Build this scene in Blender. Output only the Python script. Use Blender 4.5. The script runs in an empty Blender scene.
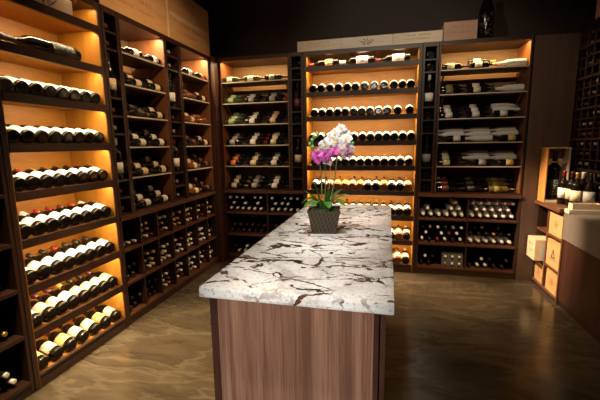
import bpy, bmesh, math, random
from mathutils import Vector, Matrix

# ------------------------------------------------------------------ camera
H = 1.4
sc = bpy.context.scene
C = sc.collection
R0 = (0.97147935, 0.23674797, -0.01335156)
D0 = (0.023538, -0.15230848, -0.98805267)
F0 = (-0.23595303, 0.9595585, -0.15353712)
FPX = 358.61
cd = bpy.data.cameras.new('camera')
cam = bpy.data.objects.new('camera', cd)
C.objects.link(cam)
cam.matrix_world = Matrix(((R0[0], -D0[0], -F0[0], 0), (R0[1], -D0[1], -F0[1], 0), (R0[2], -D0[2], -F0[2], H), (0, 0, 0, 1)))
cd.sensor_width = 36.0
cd.lens = FPX / 600 * 36
cd.clip_start = 0.02
sc.camera = cam
sc.view_settings.view_transform = 'Standard'
sc.view_settings.look = 'None'
sc.view_settings.exposure = 1.0
sc.view_settings.gamma = 1.0
sc.view_settings.use_curve_mapping = False

# ------------------------------------------------------------------ world and lamps
w = bpy.data.worlds.new('world')
sc.world = w
w.use_nodes = True
w.node_tree.nodes['Background'].inputs[0].default_value = (0.9, 0.8, 0.7, 1)
w.node_tree.nodes['Background'].inputs[1].default_value = 0.012

WARM = (1.0, 0.74, 0.42)
WARM2 = (1.0, 0.74, 0.45)
SPOTW = (1.0, 0.93, 0.84)
E_STRIP_A = 2.7
E_STRIP_B = 5.0
E_TOP = 3.0


def spot(name, loc, target, energy, color, size_deg, blend=0.6, radius=0.04):
    l = bpy.data.lights.new(name, 'SPOT')
    l.energy = energy
    l.color = color
    l.spot_size = math.radians(size_deg)
    l.spot_blend = blend
    l.shadow_soft_size = radius
    o = bpy.data.objects.new(name, l)
    C.objects.link(o)
    o.location = loc
    d = Vector(target) - Vector(loc)
    o.rotation_euler = d.to_track_quat('-Z', 'Y').to_euler()
    return o


for _y in (0.55, 1.15, 1.75):
    spot('overhead_spot', (-0.3, _y, 3.12), (-0.3, _y + 0.75, 0.9), 105, SPOTW, 25, 1.0)
spot('front_fill_spot', (-0.35, -1.45, 2.0), (-0.3, 1.15, 0.50), 150, SPOTW, 21, 0.5, 0.08)  # unseen fill added behind the camera to front-light the island face
spot('front_fill_spot', (-0.30, -1.45, 2.6), (-0.31, 1.92, 1.26), 190, SPOTW, 13, 1.0, 0.05)  # second added fill, brightens the orchid from the front
spot('overhead_spot', (-1.2, 3.0, 3.12), (1.48, 3.62, 0.55), 820, WARM2, 20, 0.8)
spot('overhead_spot', (0.4, 1.2, 3.12), (0.9, 4.0, 1.7), 40, WARM2, 52, 1.0)
spot('overhead_spot', (-0.9, 1.2, 3.12), (-1.3, 4.0, 1.5), 36, WARM2, 52, 1.0)
spot('overhead_spot', (-0.2, 2.3, 3.12), (0.0, 3.95, 2.40), 26, (1, .90, .76), 74, 1.0)
spot('overhead_spot', (0.6, 2.7, 3.12), (0.50, 3.65, 0.0), 240, (1, .68, .32), 34, 1.0)  # added fill: stands in for the back lit case's glow on the floor
spot('overhead_spot', (-0.6, 2.3, 3.12), (-1.95, 2.9, 1.5), 60, (1, .62, .32), 80, 1.0)
spot('overhead_spot', (-1.25, 1.2, 3.12), (-1.45, 1.85, 0.0), 620, (1, .74, .36), 38, 1.0)  # added fill: makes the floor beside the left lit case golden


def strip(loc, rot, sx, sy, energy, color=WARM):
    l = bpy.data.lights.new('led_strip', 'AREA')
    l.shape = 'RECTANGLE'
    l.size = sx
    l.size_y = sy
    l.energy = energy
    l.color = color
    o = bpy.data.objects.new('led_strip', l)
    C.objects.link(o)
    o.matrix_world = Matrix.Translation(loc) @ rot
    return o


# ------------------------------------------------------------------ materials
def nm(name):
    m = bpy.data.materials.new(name)
    m.use_nodes = True
    nt = m.node_tree
    return m, nt, nt.nodes['Principled BSDF']


def plain(name, col, rough=0.5, metal=0.0, coat=0.0, spec=0.5, trans=0.0):
    m, nt, b = nm(name)
    b.inputs['Base Color'].default_value = (*col, 1)
    b.inputs['Roughness'].default_value = rough
    b.inputs['Metallic'].default_value = metal
    b.inputs['Coat Weight'].default_value = coat
    b.inputs['Specular IOR Level'].default_value = spec
    n = nt.nodes.new('ShaderNodeTexNoise')
    n.inputs['Scale'].default_value = 35
    tc = nt.nodes.new('ShaderNodeTexCoord')
    nt.links.new(tc.outputs['Object'], n.inputs['Vector'])
    mx = nt.nodes.new('ShaderNodeMix')
    mx.data_type = 'RGBA'
    mx.inputs[6].default_value = (*[c * 0.88 for c in col], 1)
    mx.inputs[7].default_value = (*[min(1, c * 1.08) for c in col], 1)
    nt.links.new(n.outputs['Fac'], mx.inputs[0])
    nt.links.new(mx.outputs[2], b.inputs['Base Color'])
    return m


def wood(name, c1, c2, axis='Z', rough=0.45, scale=14.0, stretch=0.08, contrast=(0.35, 0.7), coat=0.0, spec=0.5):
    m, nt, b = nm(name)
    tc = nt.nodes.new('ShaderNodeTexCoord')
    oi = nt.nodes.new('ShaderNodeObjectInfo')
    mp = nt.nodes.new('ShaderNodeMapping')
    s = [1, 1, 1]
    s['XYZ'.index(axis)] = stretch
    mp.inputs['Scale'].default_value = s
    ad = nt.nodes.new('ShaderNodeVectorMath')
    ad.operation = 'ADD'
    mu = nt.nodes.new('ShaderNodeMath')
    mu.operation = 'MULTIPLY'
    mu.inputs[1].default_value = 17.0
    nt.links.new(oi.outputs['Random'], mu.inputs[0])
    nt.links.new(tc.outputs['Object'], ad.inputs[0])
    nt.links.new(mu.outputs[0], ad.inputs[1])
    nt.links.new(ad.outputs[0], mp.inputs['Vector'])
    n = nt.nodes.new('ShaderNodeTexNoise')
    n.inputs['Scale'].default_value = scale
    n.inputs['Detail'].default_value = 6
    n.inputs['Distortion'].default_value = 0.6
    nt.links.new(mp.outputs[0], n.inputs['Vector'])
    n2 = nt.nodes.new('ShaderNodeTexNoise')
    n2.inputs['Scale'].default_value = scale * 7
    n2.inputs['Detail'].default_value = 3
    nt.links.new(mp.outputs[0], n2.inputs['Vector'])
    m2 = nt.nodes.new('ShaderNodeMath')
    m2.operation = 'MULTIPLY_ADD'
    m2.inputs[1].default_value = 0.35
    nt.links.new(n2.outputs['Fac'], m2.inputs[0])
    m3 = nt.nodes.new('ShaderNodeMath')
    m3.operation = 'MULTIPLY'
    m3.inputs[1].default_value = 0.65
    nt.links.new(n.outputs['Fac'], m3.inputs[0])
    nt.links.new(m3.outputs[0], m2.inputs[2])
    r = nt.nodes.new('ShaderNodeValToRGB')
    r.color_ramp.elements[0].position = contrast[0]
    r.color_ramp.elements[1].position = contrast[1]
    r.color_ramp.elements[0].color = (*c1, 1)
    r.color_ramp.elements[1].color = (*c2, 1)
    nt.links.new(m2.outputs[0], r.inputs[0])
    nt.links.new(r.outputs[0], b.inputs['Base Color'])
    b.inputs['Roughness'].default_value = rough
    b.inputs['Coat Weight'].default_value = coat
    b.inputs['Specular IOR Level'].default_value = spec
    bp = nt.nodes.new('ShaderNodeBump')
    bp.inputs['Strength'].default_value = 0.06
    nt.links.new(m2.outputs[0], bp.inputs['Height'])
    nt.links.new(bp.outputs[0], b.inputs['Normal'])
    return m


M = {}
M['espresso_z'] = wood('espresso_upright', (0.018, 0.007, 0.005), (0.046, 0.019, 0.013), 'Z', 0.42)
M['espresso_x'] = wood('espresso_board', (0.018, 0.007, 0.005), (0.046, 0.019, 0.013), 'X', 0.42)
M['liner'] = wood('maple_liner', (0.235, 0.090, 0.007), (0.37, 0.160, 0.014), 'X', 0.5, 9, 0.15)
M['liner_z'] = wood('maple_liner_side', (0.235, 0.090, 0.007), (0.37, 0.160, 0.014), 'Z', 0.5, 9, 0.15)
M['walnut_in'] = wood('walnut_liner', (0.085, 0.045, 0.028), (0.15, 0.085, 0.055), 'X', 0.5, 9, 0.15)
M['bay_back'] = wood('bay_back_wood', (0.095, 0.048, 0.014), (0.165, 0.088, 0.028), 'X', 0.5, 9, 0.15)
M['walnut_inz'] = wood('walnut_liner_side', (0.15, 0.052, 0.016), (0.24, 0.092, 0.030), 'Z', 0.5, 9, 0.15)
M['panel'] = wood('walnut_filler', (0.075, 0.042, 0.031), (0.125, 0.074, 0.055), 'Z', 0.5, 14, 0.06)
M['island'] = wood('island_walnut', (0.165, 0.078, 0.050), (0.38, 0.205, 0.135), 'Z', 0.38, 26, 0.025, (0.38, 0.62))
M['island_dark'] = wood('island_dark_walnut', (0.035, 0.014, 0.010), (0.085, 0.035, 0.022), 'Z', 0.4)
M['pine'] = wood('crate_pine', (0.46, 0.265, 0.11), (0.62, 0.38, 0.18), 'X', 0.6, 12, 0.08)
M['pine_y'] = wood('crate_pine_deep', (0.46, 0.265, 0.11), (0.62, 0.38, 0.18), 'Y', 0.6, 12, 0.08)
M['pine_pale'] = wood('crate_pale_pine', (0.60, 0.47, 0.33), (0.76, 0.62, 0.45), 'X', 0.6, 12, 0.08)
M['pine_pink'] = wood('crate_pink_pine', (0.42, 0.25, 0.17), (0.55, 0.34, 0.24), 'X', 0.6, 12, 0.08)
M['ledge'] = wood('ledge_wood', (0.09, 0.032, 0.016), (0.20, 0.085, 0.045), 'Y', 0.35)
M['ledge_x'] = wood('ledge_wood_long', (0.05, 0.019, 0.011), (0.11, 0.045, 0.026), 'X', 0.38)
M['redwood'] = wood('cabinet_front', (0.035, 0.012, 0.008), (0.075, 0.028, 0.018), 'Z', 0.4)
M['ink'] = plain('printed_ink', (0.10, 0.045, 0.03), 0.7)
M['ink_red'] = plain('printed_red_ink', (0.42, 0.12, 0.06), 0.7)
M['metal_edge'] = plain('shelf_edge_metal', (0.60, 0.53, 0.45), 0.45, 0.3)
M['glass'] = plain('dark_bottle_glass', (0.006, 0.0045, 0.003), 0.11, 0, 0.0, 0.32)
M['glass_green'] = plain('green_bottle_glass', (0.03, 0.05, 0.02), 0.1, 0, 0.3, 0.6)
M['glass_amber'] = plain('amber_bottle_glass', (0.16, 0.05, 0.012), 0.12, 0, 0.3, 0.6)
M['glass_gold'] = plain('gold_white_wine_glass', (0.11, 0.08, 0.02), 0.12, 0, 0.3, 0.6)
M['tissue'] = plain('white_tissue', (0.62, 0.60, 0.60), 0.75)
M['foil_white'] = plain('foil_white', (0.8, 0.78, 0.74), 0.4)
M['foil_grey'] = plain('foil_grey', (0.22, 0.20, 0.18), 0.5)
M['foil_black'] = plain('foil_black', (0.015, 0.012, 0.012), 0.35)
M['foil_red'] = plain('foil_red', (0.28, 0.02, 0.015), 0.35)
M['foil_gold'] = plain('foil_gold', (0.60, 0.38, 0.12), 0.35, 0.6)
M['foil_maroon'] = plain('foil_maroon', (0.10, 0.015, 0.02), 0.35)
M['moss'] = plain('moss', (0.06, 0.13, 0.03), 0.9)
M['leaf'] = plain('orchid_leaf', (0.11, 0.30, 0.05), 0.35)
M['stem'] = plain('orchid_stem', (0.13, 0.17, 0.05), 0.5)
M['stake'] = plain('bamboo_stake', (0.35, 0.24, 0.10), 0.6)
M['petal_white'] = plain('white_petal', (0.85, 0.83, 0.82), 0.5)
M['petal_blush'] = plain('blush_petal', (0.80, 0.66, 0.70), 0.5)
M['petal_pink'] = plain('magenta_petal', (0.72, 0.16, 0.55), 0.5)
M['lip_pink'] = plain('magenta_lip', (0.45, 0.02, 0.25), 0.5)
M['lip_yellow'] = plain('yellow_lip', (0.75, 0.55, 0.15), 0.5)
M['wall'] = plain('dark_wall_paint', (0.045, 0.030, 0.025), 0.85)
M['ceil'] = plain('dark_ceiling_paint', (0.03, 0.022, 0.018), 0.9)
M['cream_stone'] = plain('cream_stone', (0.60, 0.54, 0.46), 0.3)
M['paper_blue'] = plain('pale_sticker', (0.55, 0.60, 0.68), 0.5)
M['chrome'] = plain('chrome', (0.7, 0.7, 0.7), 0.2, 1.0)
M['grey_stone'] = plain('grey_stone', (0.17, 0.14, 0.125), 0.45)


def label_mat(name, base, ink=(0.08, 0.06, 0.05), kind=0):
    """paper with rows of small print and a rule, in object space of the bottle"""
    m, nt, b = nm(name)
    tc = nt.nodes.new('ShaderNodeTexCoord')
    sp = nt.nodes.new('ShaderNodeSeparateXYZ')
    nt.links.new(tc.outputs['Object'], sp.inputs[0])
    wv = nt.nodes.new('ShaderNodeMath')
    wv.operation = 'SINE'
    mm = nt.nodes.new('ShaderNodeMath')
    mm.operation = 'MULTIPLY'
    mm.inputs[1].default_value = 420
    nt.links.new(sp.outputs['Z'], mm.inputs[0])
    nt.links.new(mm.outputs[0], wv.inputs[0])
    g = nt.nodes.new('ShaderNodeMath')
    g.operation = 'GREATER_THAN'
    g.inputs[1].default_value = 0.55
    nt.links.new(wv.outputs[0], g.inputs[0])
    n = nt.nodes.new('ShaderNodeTexNoise')
    n.inputs['Scale'].default_value = 160
    n.inputs['Detail'].default_value = 1
    nt.links.new(tc.outputs['Object'], n.inputs['Vector'])
    g2 = nt.nodes.new('ShaderNodeMath')
    g2.operation = 'GREATER_THAN'
    g2.inputs[1].default_value = 0.52
    nt.links.new(n.outputs['Fac'], g2.inputs[0])
    ab = nt.nodes.new('ShaderNodeMath')
    ab.operation = 'ABSOLUTE'
    nt.links.new(sp.outputs['X'], ab.inputs[0])
    g3 = nt.nodes.new('ShaderNodeMath')
    g3.operation = 'LESS_THAN'
    g3.inputs[1].default_value = 0.018
    nt.links.new(ab.outputs[0], g3.inputs[0])
    a = nt.nodes.new('ShaderNodeMath'); a.operation = 'MULTIPLY'
    c = nt.nodes.new('ShaderNodeMath'); c.operation = 'MULTIPLY'
    nt.links.new(g.outputs[0], a.inputs[0]); nt.links.new(g2.outputs[0], a.inputs[1])
    nt.links.new(a.outputs[0], c.inputs[0]); nt.links.new(g3.outputs[0], c.inputs[1])
    mx = nt.nodes.new('ShaderNodeMix'); mx.data_type = 'RGBA'
    mx.inputs[6].default_value = (*base, 1); mx.inputs[7].default_value = (*ink, 1)
    k = nt.nodes.new('ShaderNodeMath'); k.operation = 'MULTIPLY'; k.inputs[1].default_value = 0.7
    nt.links.new(c.outputs[0], k.inputs[0])
    nt.links.new(k.outputs[0], mx.inputs[0])
    nt.links.new(mx.outputs[2], b.inputs['Base Color'])
    b.inputs['Roughness'].default_value = 0.55
    return m


LM = {
    'white': label_mat('label_white', (0.80, 0.77, 0.72)),
    'cream': label_mat('label_cream', (0.72, 0.62, 0.42)),
    'yellow': label_mat('label_yellow', (0.72, 0.52, 0.16), (0.35, 0.15, 0.04)),
    'pink': label_mat('label_pink', (0.70, 0.50, 0.38)),
    'orange': label_mat('label_orange', (0.75, 0.22, 0.05)),
    'black': label_mat('label_black', (0.012, 0.011, 0.010), (0.6, 0.6, 0.6)),
    'red': label_mat('label_red', (0.11, 0.012, 0.012), (0.6, 0.5, 0.4)),
    'gold': label_mat('label_gold', (0.20, 0.15, 0.035)),
    'green': label_mat('label_green', (0.36, 0.42, 0.20)),
    'grey': label_mat('label_grey', (0.34, 0.33, 0.33)),
}


def floor_mat():
    m, nt, b = nm('polished_swirled_floor')
    tc = nt.nodes.new('ShaderNodeTexCoord')
    mp = nt.nodes.new('ShaderNodeMapping')
    mp.inputs['Rotation'].default_value = (0, 0, math.radians(28))
    mp.inputs['Scale'].default_value = (0.9, 2.6, 1)
    nt.links.new(tc.outputs['Object'], mp.inputs['Vector'])
    n0 = nt.nodes.new('ShaderNodeTexNoise')
    n0.inputs['Scale'].default_value = 1.1; n0.inputs['Detail'].default_value = 4
    nt.links.new(mp.outputs[0], n0.inputs['Vector'])
    sc_ = nt.nodes.new('ShaderNodeVectorMath'); sc_.operation = 'MULTIPLY_ADD'
    sc_.inputs[1].default_value = (1.6, 1.6, 1.6)
    nt.links.new(n0.outputs['Color'], sc_.inputs[0]); nt.links.new(mp.outputs[0], sc_.inputs[2])
    n1 = nt.nodes.new('ShaderNodeTexNoise')
    n1.inputs['Scale'].default_value = 2.2; n1.inputs['Detail'].default_value = 9; n1.inputs['Roughness'].default_value = 0.62
    nt.links.new(sc_.outputs[0], n1.inputs['Vector'])
    r = nt.nodes.new('ShaderNodeValToRGB')
    e = r.color_ramp.elements
    e[0].position = 0.3; e[0].color = (0.036, 0.027, 0.019, 1)
    e[1].position = 0.75; e[1].color = (0.085, 0.066, 0.046, 1)
    x = r.color_ramp.elements.new(0.52); x.color = (0.058, 0.044, 0.031, 1)
    nt.links.new(n1.outputs['Fac'], r.inputs[0])
    # pale ridged veins
    n2 = nt.nodes.new('ShaderNodeTexNoise')
    n2.inputs['Scale'].default_value = 1.7; n2.inputs['Detail'].default_value = 5
    nt.links.new(sc_.outputs[0], n2.inputs['Vector'])
    s1 = nt.nodes.new('ShaderNodeMath'); s1.operation = 'SUBTRACT'; s1.inputs[1].default_value = 0.5
    s2 = nt.nodes.new('ShaderNodeMath'); s2.operation = 'ABSOLUTE'
    nt.links.new(n2.outputs['Fac'], s1.inputs[0]); nt.links.new(s1.outputs[0], s2.inputs[0])
    r2 = nt.nodes.new('ShaderNodeValToRGB')
    r2.color_ramp.elements[0].position = 0.0; r2.color_ramp.elements[0].color = (0.35, 0.35, 0.35, 1)
    r2.color_ramp.elements[1].position = 0.045; r2.color_ramp.elements[1].color = (0, 0, 0, 1)
    nt.links.new(s2.outputs[0], r2.inputs[0])
    mx = nt.nodes.new('ShaderNodeMix'); mx.data_type = 'RGBA'
    nt.links.new(r2.outputs[0], mx.inputs[0]); nt.links.new(r.outputs[0], mx.inputs[6])
    mx.inputs[7].default_value = (0.14, 0.115, 0.085, 1)
    nt.links.new(mx.outputs[2], b.inputs['Base Color'])
    rr = nt.nodes.new('ShaderNodeMapRange')
    rr.inputs['To Min'].default_value = 0.13; rr.inputs['To Max'].default_value = 0.26
    nt.links.new(n1.outputs['Fac'], rr.inputs['Value']); nt.links.new(rr.outputs[0], b.inputs['Roughness'])
    bp = nt.nodes.new('ShaderNodeBump'); bp.inputs['Strength'].default_value = 0.10; bp.inputs['Distance'].default_value = 0.02
    nt.links.new(n1.outputs['Fac'], bp.inputs['Height']); nt.links.new(bp.outputs[0], b.inputs['Normal'])
    return m


def granite_mat():
    m, nt, b = nm('veined_white_granite')
    L = nt.links.new
    tc = nt.nodes.new('ShaderNodeTexCoord')

    def noise(scale, detail, vec, rough=0.6):
        n = nt.nodes.new('ShaderNodeTexNoise')
        n.inputs['Scale'].default_value = scale; n.inputs['Detail'].default_value = detail
        n.inputs['Roughness'].default_value = rough
        L(vec, n.inputs['Vector']); return n

    def ramp(src, pts):
        r = nt.nodes.new('ShaderNodeValToRGB')
        el = r.color_ramp.elements
        el[0].position, el[0].color = pts[0][0], (*pts[0][1], 1)
        el[1].position, el[1].color = pts[-1][0], (*pts[-1][1], 1)
        for p, c in pts[1:-1]:
            q = el.new(p); q.color = (*c, 1)
        L(src, r.inputs[0]); return r.outputs[0]

    def mix(fac, a, c):
        mx = nt.nodes.new('ShaderNodeMix'); mx.data_type = 'RGBA'
        L(fac, mx.inputs[0])
        if isinstance(a, tuple): mx.inputs[6].default_value = (*a, 1)
        else: L(a, mx.inputs[6])
        if isinstance(c, tuple): mx.inputs[7].default_value = (*c, 1)
        else: L(c, mx.inputs[7])
        return mx.outputs[2]

    def ma(op, a, c=None, v=None):
        n = nt.nodes.new('ShaderNodeMath'); n.operation = op
        L(a, n.inputs[0])
        if c is not None: L(c, n.inputs[1])
        if v is not None: n.inputs[1].default_value = v
        return n.outputs[0]

    P = tc.outputs['Object']
    w0 = noise(3.0, 4, P)
    va = nt.nodes.new('ShaderNodeVectorMath'); va.operation = 'MULTIPLY_ADD'
    va.inputs[1].default_value = (0.35, 0.35, 0.35)
    L(w0.outputs['Color'], va.inputs[0]); L(P, va.inputs[2])
    W = va.outputs[0]
    base = ramp(noise(7, 8, W).outputs['Fac'], [(0.30, (0.50, 0.47, 0.44)), (0.42, (0.74, 0.72, 0.70)), (0.55, (0.86, 0.85, 0.83))])
    spk = ramp(noise(85, 3, P).outputs['Fac'], [(0.37, (1, 1, 1)), (0.43, (0, 0, 0))])
    k = nt.nodes.new('ShaderNodeMath'); k.operation = 'MULTIPLY'; k.inputs[1].default_value = 0.45
    L(spk, k.inputs[0])
    col = mix(k.outputs[0], base, (0.22, 0.18, 0.16))

    def cracks(rot, scl, vscale, width, mscale, mlo, mhi, jag=0.10, off=0.0):
        """crack lines along distorted cell borders, kept only where a mask allows"""
        j1 = noise(9, 5, P)
        v1 = nt.nodes.new('ShaderNodeVectorMath'); v1.operation = 'MULTIPLY_ADD'
        v1.inputs[1].default_value = (jag, jag, jag)
        L(j1.outputs['Color'], v1.inputs[0]); L(P, v1.inputs[2])
        mp = nt.nodes.new('ShaderNodeMapping')
        mp.inputs['Location'].default_value = (off, off, 0)
        mp.inputs['Rotation'].default_value = (0, 0, math.radians(rot))
        mp.inputs['Scale'].default_value = scl
        L(v1.outputs[0], mp.inputs['Vector'])
        vo = nt.nodes.new('ShaderNodeTexVoronoi'); vo.feature = 'DISTANCE_TO_EDGE'
        vo.inputs['Scale'].default_value = vscale
        L(mp.outputs[0], vo.inputs['Vector'])
        # ragged width
        wn = noise(24, 3, P)
        wd = ma('MULTIPLY', ramp(wn.outputs['Fac'], [(0.32, (0.15, 0.15, 0.15)), (0.68, (1, 1, 1))]), v=width)
        line = ma('LESS_THAN', vo.outputs['Distance'], wd)
        mk = ramp(noise(mscale, 4, mp.outputs[0]).outputs['Fac'], [(mlo, (0, 0, 0)), (mhi, (1, 1, 1))])
        return ma('MULTIPLY', line, mk)

    patch = ramp(noise(5, 6, W).outputs['Fac'], [(0.62, (0, 0, 0)), (0.70, (0.5, 0.5, 0.5))])
    col = mix(patch, col, (0.36, 0.30, 0.27))
    col = mix(cracks(10, (1, 1.5, 1), 6.5, 0.055, 4.0, 0.48, 0.58), col, (0.42, 0.37, 0.34))
    col = mix(cracks(-35, (1, 2.4, 1), 3.4, 0.045, 3.5, 0.51, 0.55, 0.08, 3.3), col, (0.11, 0.050, 0.032))
    col = mix(cracks(32, (1, 2.4, 1), 3.0, 0.062, 3.6, 0.50, 0.53, 0.10, 7.1), col, (0.035, 0.028, 0.028))
    col = mix(cracks(-20, (1, 1.6, 1), 7.5, 0.070, 5.0, 0.54, 0.57, 0.14, 12.0), col, (0.04, 0.033, 0.033))
    L(col, b.inputs['Base Color'])
    b.inputs['Roughness'].default_value = 0.12
    b.inputs['Specular IOR Level'].default_value = 0.5
    return m


def basket_mat():
    m, nt, b = nm('woven_basket')
    L = nt.links.new
    tc = nt.nodes.new('ShaderNodeTexCoord')
    sp = nt.nodes.new('ShaderNodeSeparateXYZ'); L(tc.outputs['Object'], sp.inputs[0])
    def ma(op, a, c=None, v=None):
        n = nt.nodes.new('ShaderNodeMath'); n.operation = op
        L(a, n.inputs[0])
        if c is not None: L(c, n.inputs[1])
        if v is not None: n.inputs[1].default_value = v
        return n.outputs[0]
    h = ma('ADD', sp.outputs['X'], sp.outputs['Y'])
    a_ = ma('ABSOLUTE', ma('SINE', ma('ADD', ma('MULTIPLY', h, v=150), ma('MULTIPLY', sp.outputs['Z'], v=75))))
    b_ = ma('ABSOLUTE', ma('SINE', ma('SUBTRACT', ma('MULTIPLY', h, v=150), ma('MULTIPLY', sp.outputs['Z'], v=75))))
    k = ma('LESS_THAN', ma('MINIMUM', a_, b_), v=0.22)
    mx = nt.nodes.new('ShaderNodeMix'); mx.data_type = 'RGBA'
    mx.inputs[6].default_value = (0.022, 0.013, 0.006, 1); mx.inputs[7].default_value = (0.12, 0.080, 0.032, 1)
    L(k, mx.inputs[0]); L(mx.outputs[2], b.inputs['Base Color'])
    b.inputs['Roughness'].default_value = 0.45
    bp = nt.nodes.new('ShaderNodeBump'); bp.inputs['Strength'].default_value = 0.5; bp.inputs['Distance'].default_value = 0.003
    L(k, bp.inputs['Height']); L(bp.outputs[0], b.inputs['Normal'])
    return m


M['floor'] = floor_mat()
M['granite'] = granite_mat()
M['basket'] = basket_mat()


# ------------------------------------------------------------------ helpers
def box(bm, x0, x1, y0, y1, z0, z1, mi=0):
    vs = [bm.verts.new((x, y, z)) for z in (z0, z1) for y in (y0, y1) for x in (x0, x1)]
    for q in ((0, 2, 3, 1), (4, 5, 7, 6), (0, 1, 5, 4), (2, 6, 7, 3), (0, 4, 6, 2), (1, 3, 7, 5)):
        f = bm.faces.new([vs[i] for i in q])
        f.material_index = mi


def prism(bm, poly, axis, a, b, mi=0):
    """poly in the plane perpendicular to axis ('X': (y,z))"""
    def P(p, t):
        return {'X': (t, p[0], p[1]), 'Y': (p[0], t, p[1]), 'Z': (p[0], p[1], t)}[axis]
    A = [bm.verts.new(P(p, a)) for p in poly]
    B = [bm.verts.new(P(p, b)) for p in poly]
    bm.faces.new(A); bm.faces.new(B[::-1])
    for i in range(len(poly)):
        j = (i + 1) % len(poly)
        bm.faces.new((A[i], B[i], B[j], A[j]))
    for f in bm.faces:
        f.material_index = mi


def mesh(name, bm, mats, smooth=False, bevel=0.0):
    if bevel:
        bmesh.ops.bevel(bm, geom=list(bm.edges), offset=bevel, segments=2, affect='EDGES', profile=0.7)
    bmesh.ops.recalc_face_normals(bm, faces=list(bm.faces))
    me = bpy.data.meshes.new(name)
    bm.to_mesh(me); bm.free()
    for m in (mats if isinstance(mats, (list, tuple)) else [mats]):
        me.materials.append(m)
    if smooth:
        for p in me.polygons: p.use_smooth = True
    return me


def link(name, me, parent=None):
    o = bpy.data.objects.new(name, me)
    C.objects.link(o)
    if parent is not None: o.parent = parent
    return o


def part(name, boxes, mat, parent, bevel=0.0):
    bm = bmesh.new()
    for b_ in boxes: box(bm, *b_)
    if bevel and len(boxes) == 1:
        return link(name, mesh(name, bm, mat, False, bevel), parent)
    return link(name, mesh(name, bm, mat), parent)


def tag(o, label, cat, group=None):
    o['label'] = label; o['category'] = cat
    if group: o['group'] = group
    return o


def empty(name, loc=(0, 0, 0), rz=0.0):
    o = bpy.data.objects.new(name, None)
    o.empty_display_size = 0.05
    C.objects.link(o)
    o.location = loc; o.rotation_euler = (0, 0, rz)
    return o


def structure(name, boxes, mat):
    o = part(name, boxes, mat, None)
    o['kind'] = 'structure'
    return o


# ------------------------------------------------------------------ room
XL, XR, YB = -1.953, 1.44, 3.92
DEP = 0.37
structure('floor', [(XL - DEP, 2.0, -1.6, YB + DEP, -0.1, 0)], M['floor'])
structure('ceiling', [(XL - DEP, 2.0, -1.6, YB + DEP, 3.15, 3.25)], M['ceil'])
structure('wall_back', [(XL - DEP, 2.0, YB + DEP, YB + DEP + .1, -0.1, 3.25)], M['wall'])
structure('wall_left', [(XL - DEP - .1, XL - DEP, -1.6, YB + DEP + .1, -0.1, 3.25)], M['wall'])
structure('wall_right', [(2.0, 2.1, -1.6, YB + DEP + .1, -0.1, 3.25)], M['wall'])
structure('wall_front', [(XL - DEP, 2.0, -1.7, -1.6, -0.1, 3.25)], M['wall'])

# frames: local u (along the front), v (into the rack), z up
LEFT = Matrix.Translation((XL, 0, 0)) @ Matrix.Rotation(math.pi / 2, 4, 'Z')
BACK = Matrix.Translation((0, YB, 0))


def rootloc(fr, u):
    return tuple(fr @ Vector((u, 0, 0))), (math.pi / 2 if fr is LEFT else 0.0)


# ------------------------------------------------------------------ bottles
def ring_lathe(bm, prof, seg=20, cap0=True, cap1=True, mi=0):
    rings = []
    for r, z in prof:
        rings.append([bm.verts.new((r * math.cos(2 * math.pi * k / seg), r * math.sin(2 * math.pi * k / seg), z)) for k in range(seg)])
    for a, b_ in zip(rings, rings[1:]):
        for k in range(seg):
            f = bm.faces.new((a[k], a[(k + 1) % seg], b_[(k + 1) % seg], b_[k])); f.material_index = mi; f.smooth = True
    if cap0: bm.faces.new(rings[0][::-1]).material_index = mi
    if cap1: bm.faces.new(rings[-1]).material_index = mi


SHAPES = {
    # (radius, body top, neck start, length, neck radius)
    'bordeaux': [(0.026, 0.004), (0.034, 0.0), (0.038, 0.004), (0.0395, 0.012), (0.0395, 0.185), (0.037, 0.199), (0.028, 0.212), (0.018, 0.222), (0.0145, 0.234), (0.0138, 0.285), (0.0155, 0.287), (0.0155, 0.299), (0.012, 0.30)],
    'stout': [(0.026, 0.005), (0.034, 0.0), (0.039, 0.004), (0.0405, 0.012), (0.0405, 0.142), (0.038, 0.158), (0.029, 0.173), (0.019, 0.184), (0.0150, 0.196), (0.0140, 0.238), (0.0155, 0.240), (0.0155, 0.253), (0.012, 0.255)],
    'magnum': [(0.020, 0.004), (0.026, 0.0), (0.0285, 0.004), (0.0295, 0.012), (0.0295, 0.190), (0.027, 0.202), (0.021, 0.214), (0.014, 0.224), (0.0110, 0.236), (0.0105, 0.285), (0.0120, 0.287), (0.0120, 0.299), (0.010, 0.30)],
    'burgundy': [(0.026, 0.004), (0.036, 0.0), (0.040, 0.004), (0.0412, 0.012), (0.0412, 0.145), (0.039, 0.165), (0.033, 0.188), (0.025, 0.210), (0.018, 0.230), (0.0142, 0.25), (0.0138, 0.285), (0.0155, 0.287), (0.0155, 0.299), (0.012, 0.30)],
    'champagne': [(0.026, 0.004), (0.037, 0.0), (0.042, 0.005), (0.0435, 0.014), (0.0435, 0.155), (0.041, 0.178), (0.033, 0.206), (0.023, 0.232), (0.0165, 0.255), (0.0150, 0.278), (0.0175, 0.28), (0.0185, 0.297), (0.014, 0.30)],
}
BM, LBM, CPM = {}, {}, {}


def bottle_mesh(shape, glass, k=1.0):
    key = (shape, glass, k)
    if key not in BM:
        bm = bmesh.new()
        ring_lathe(bm, [(r * k, z * k) for r, z in SHAPES[shape]], 22)
        BM[key] = mesh('wine_bottle', bm, M[glass])
    return BM[key]


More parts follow.
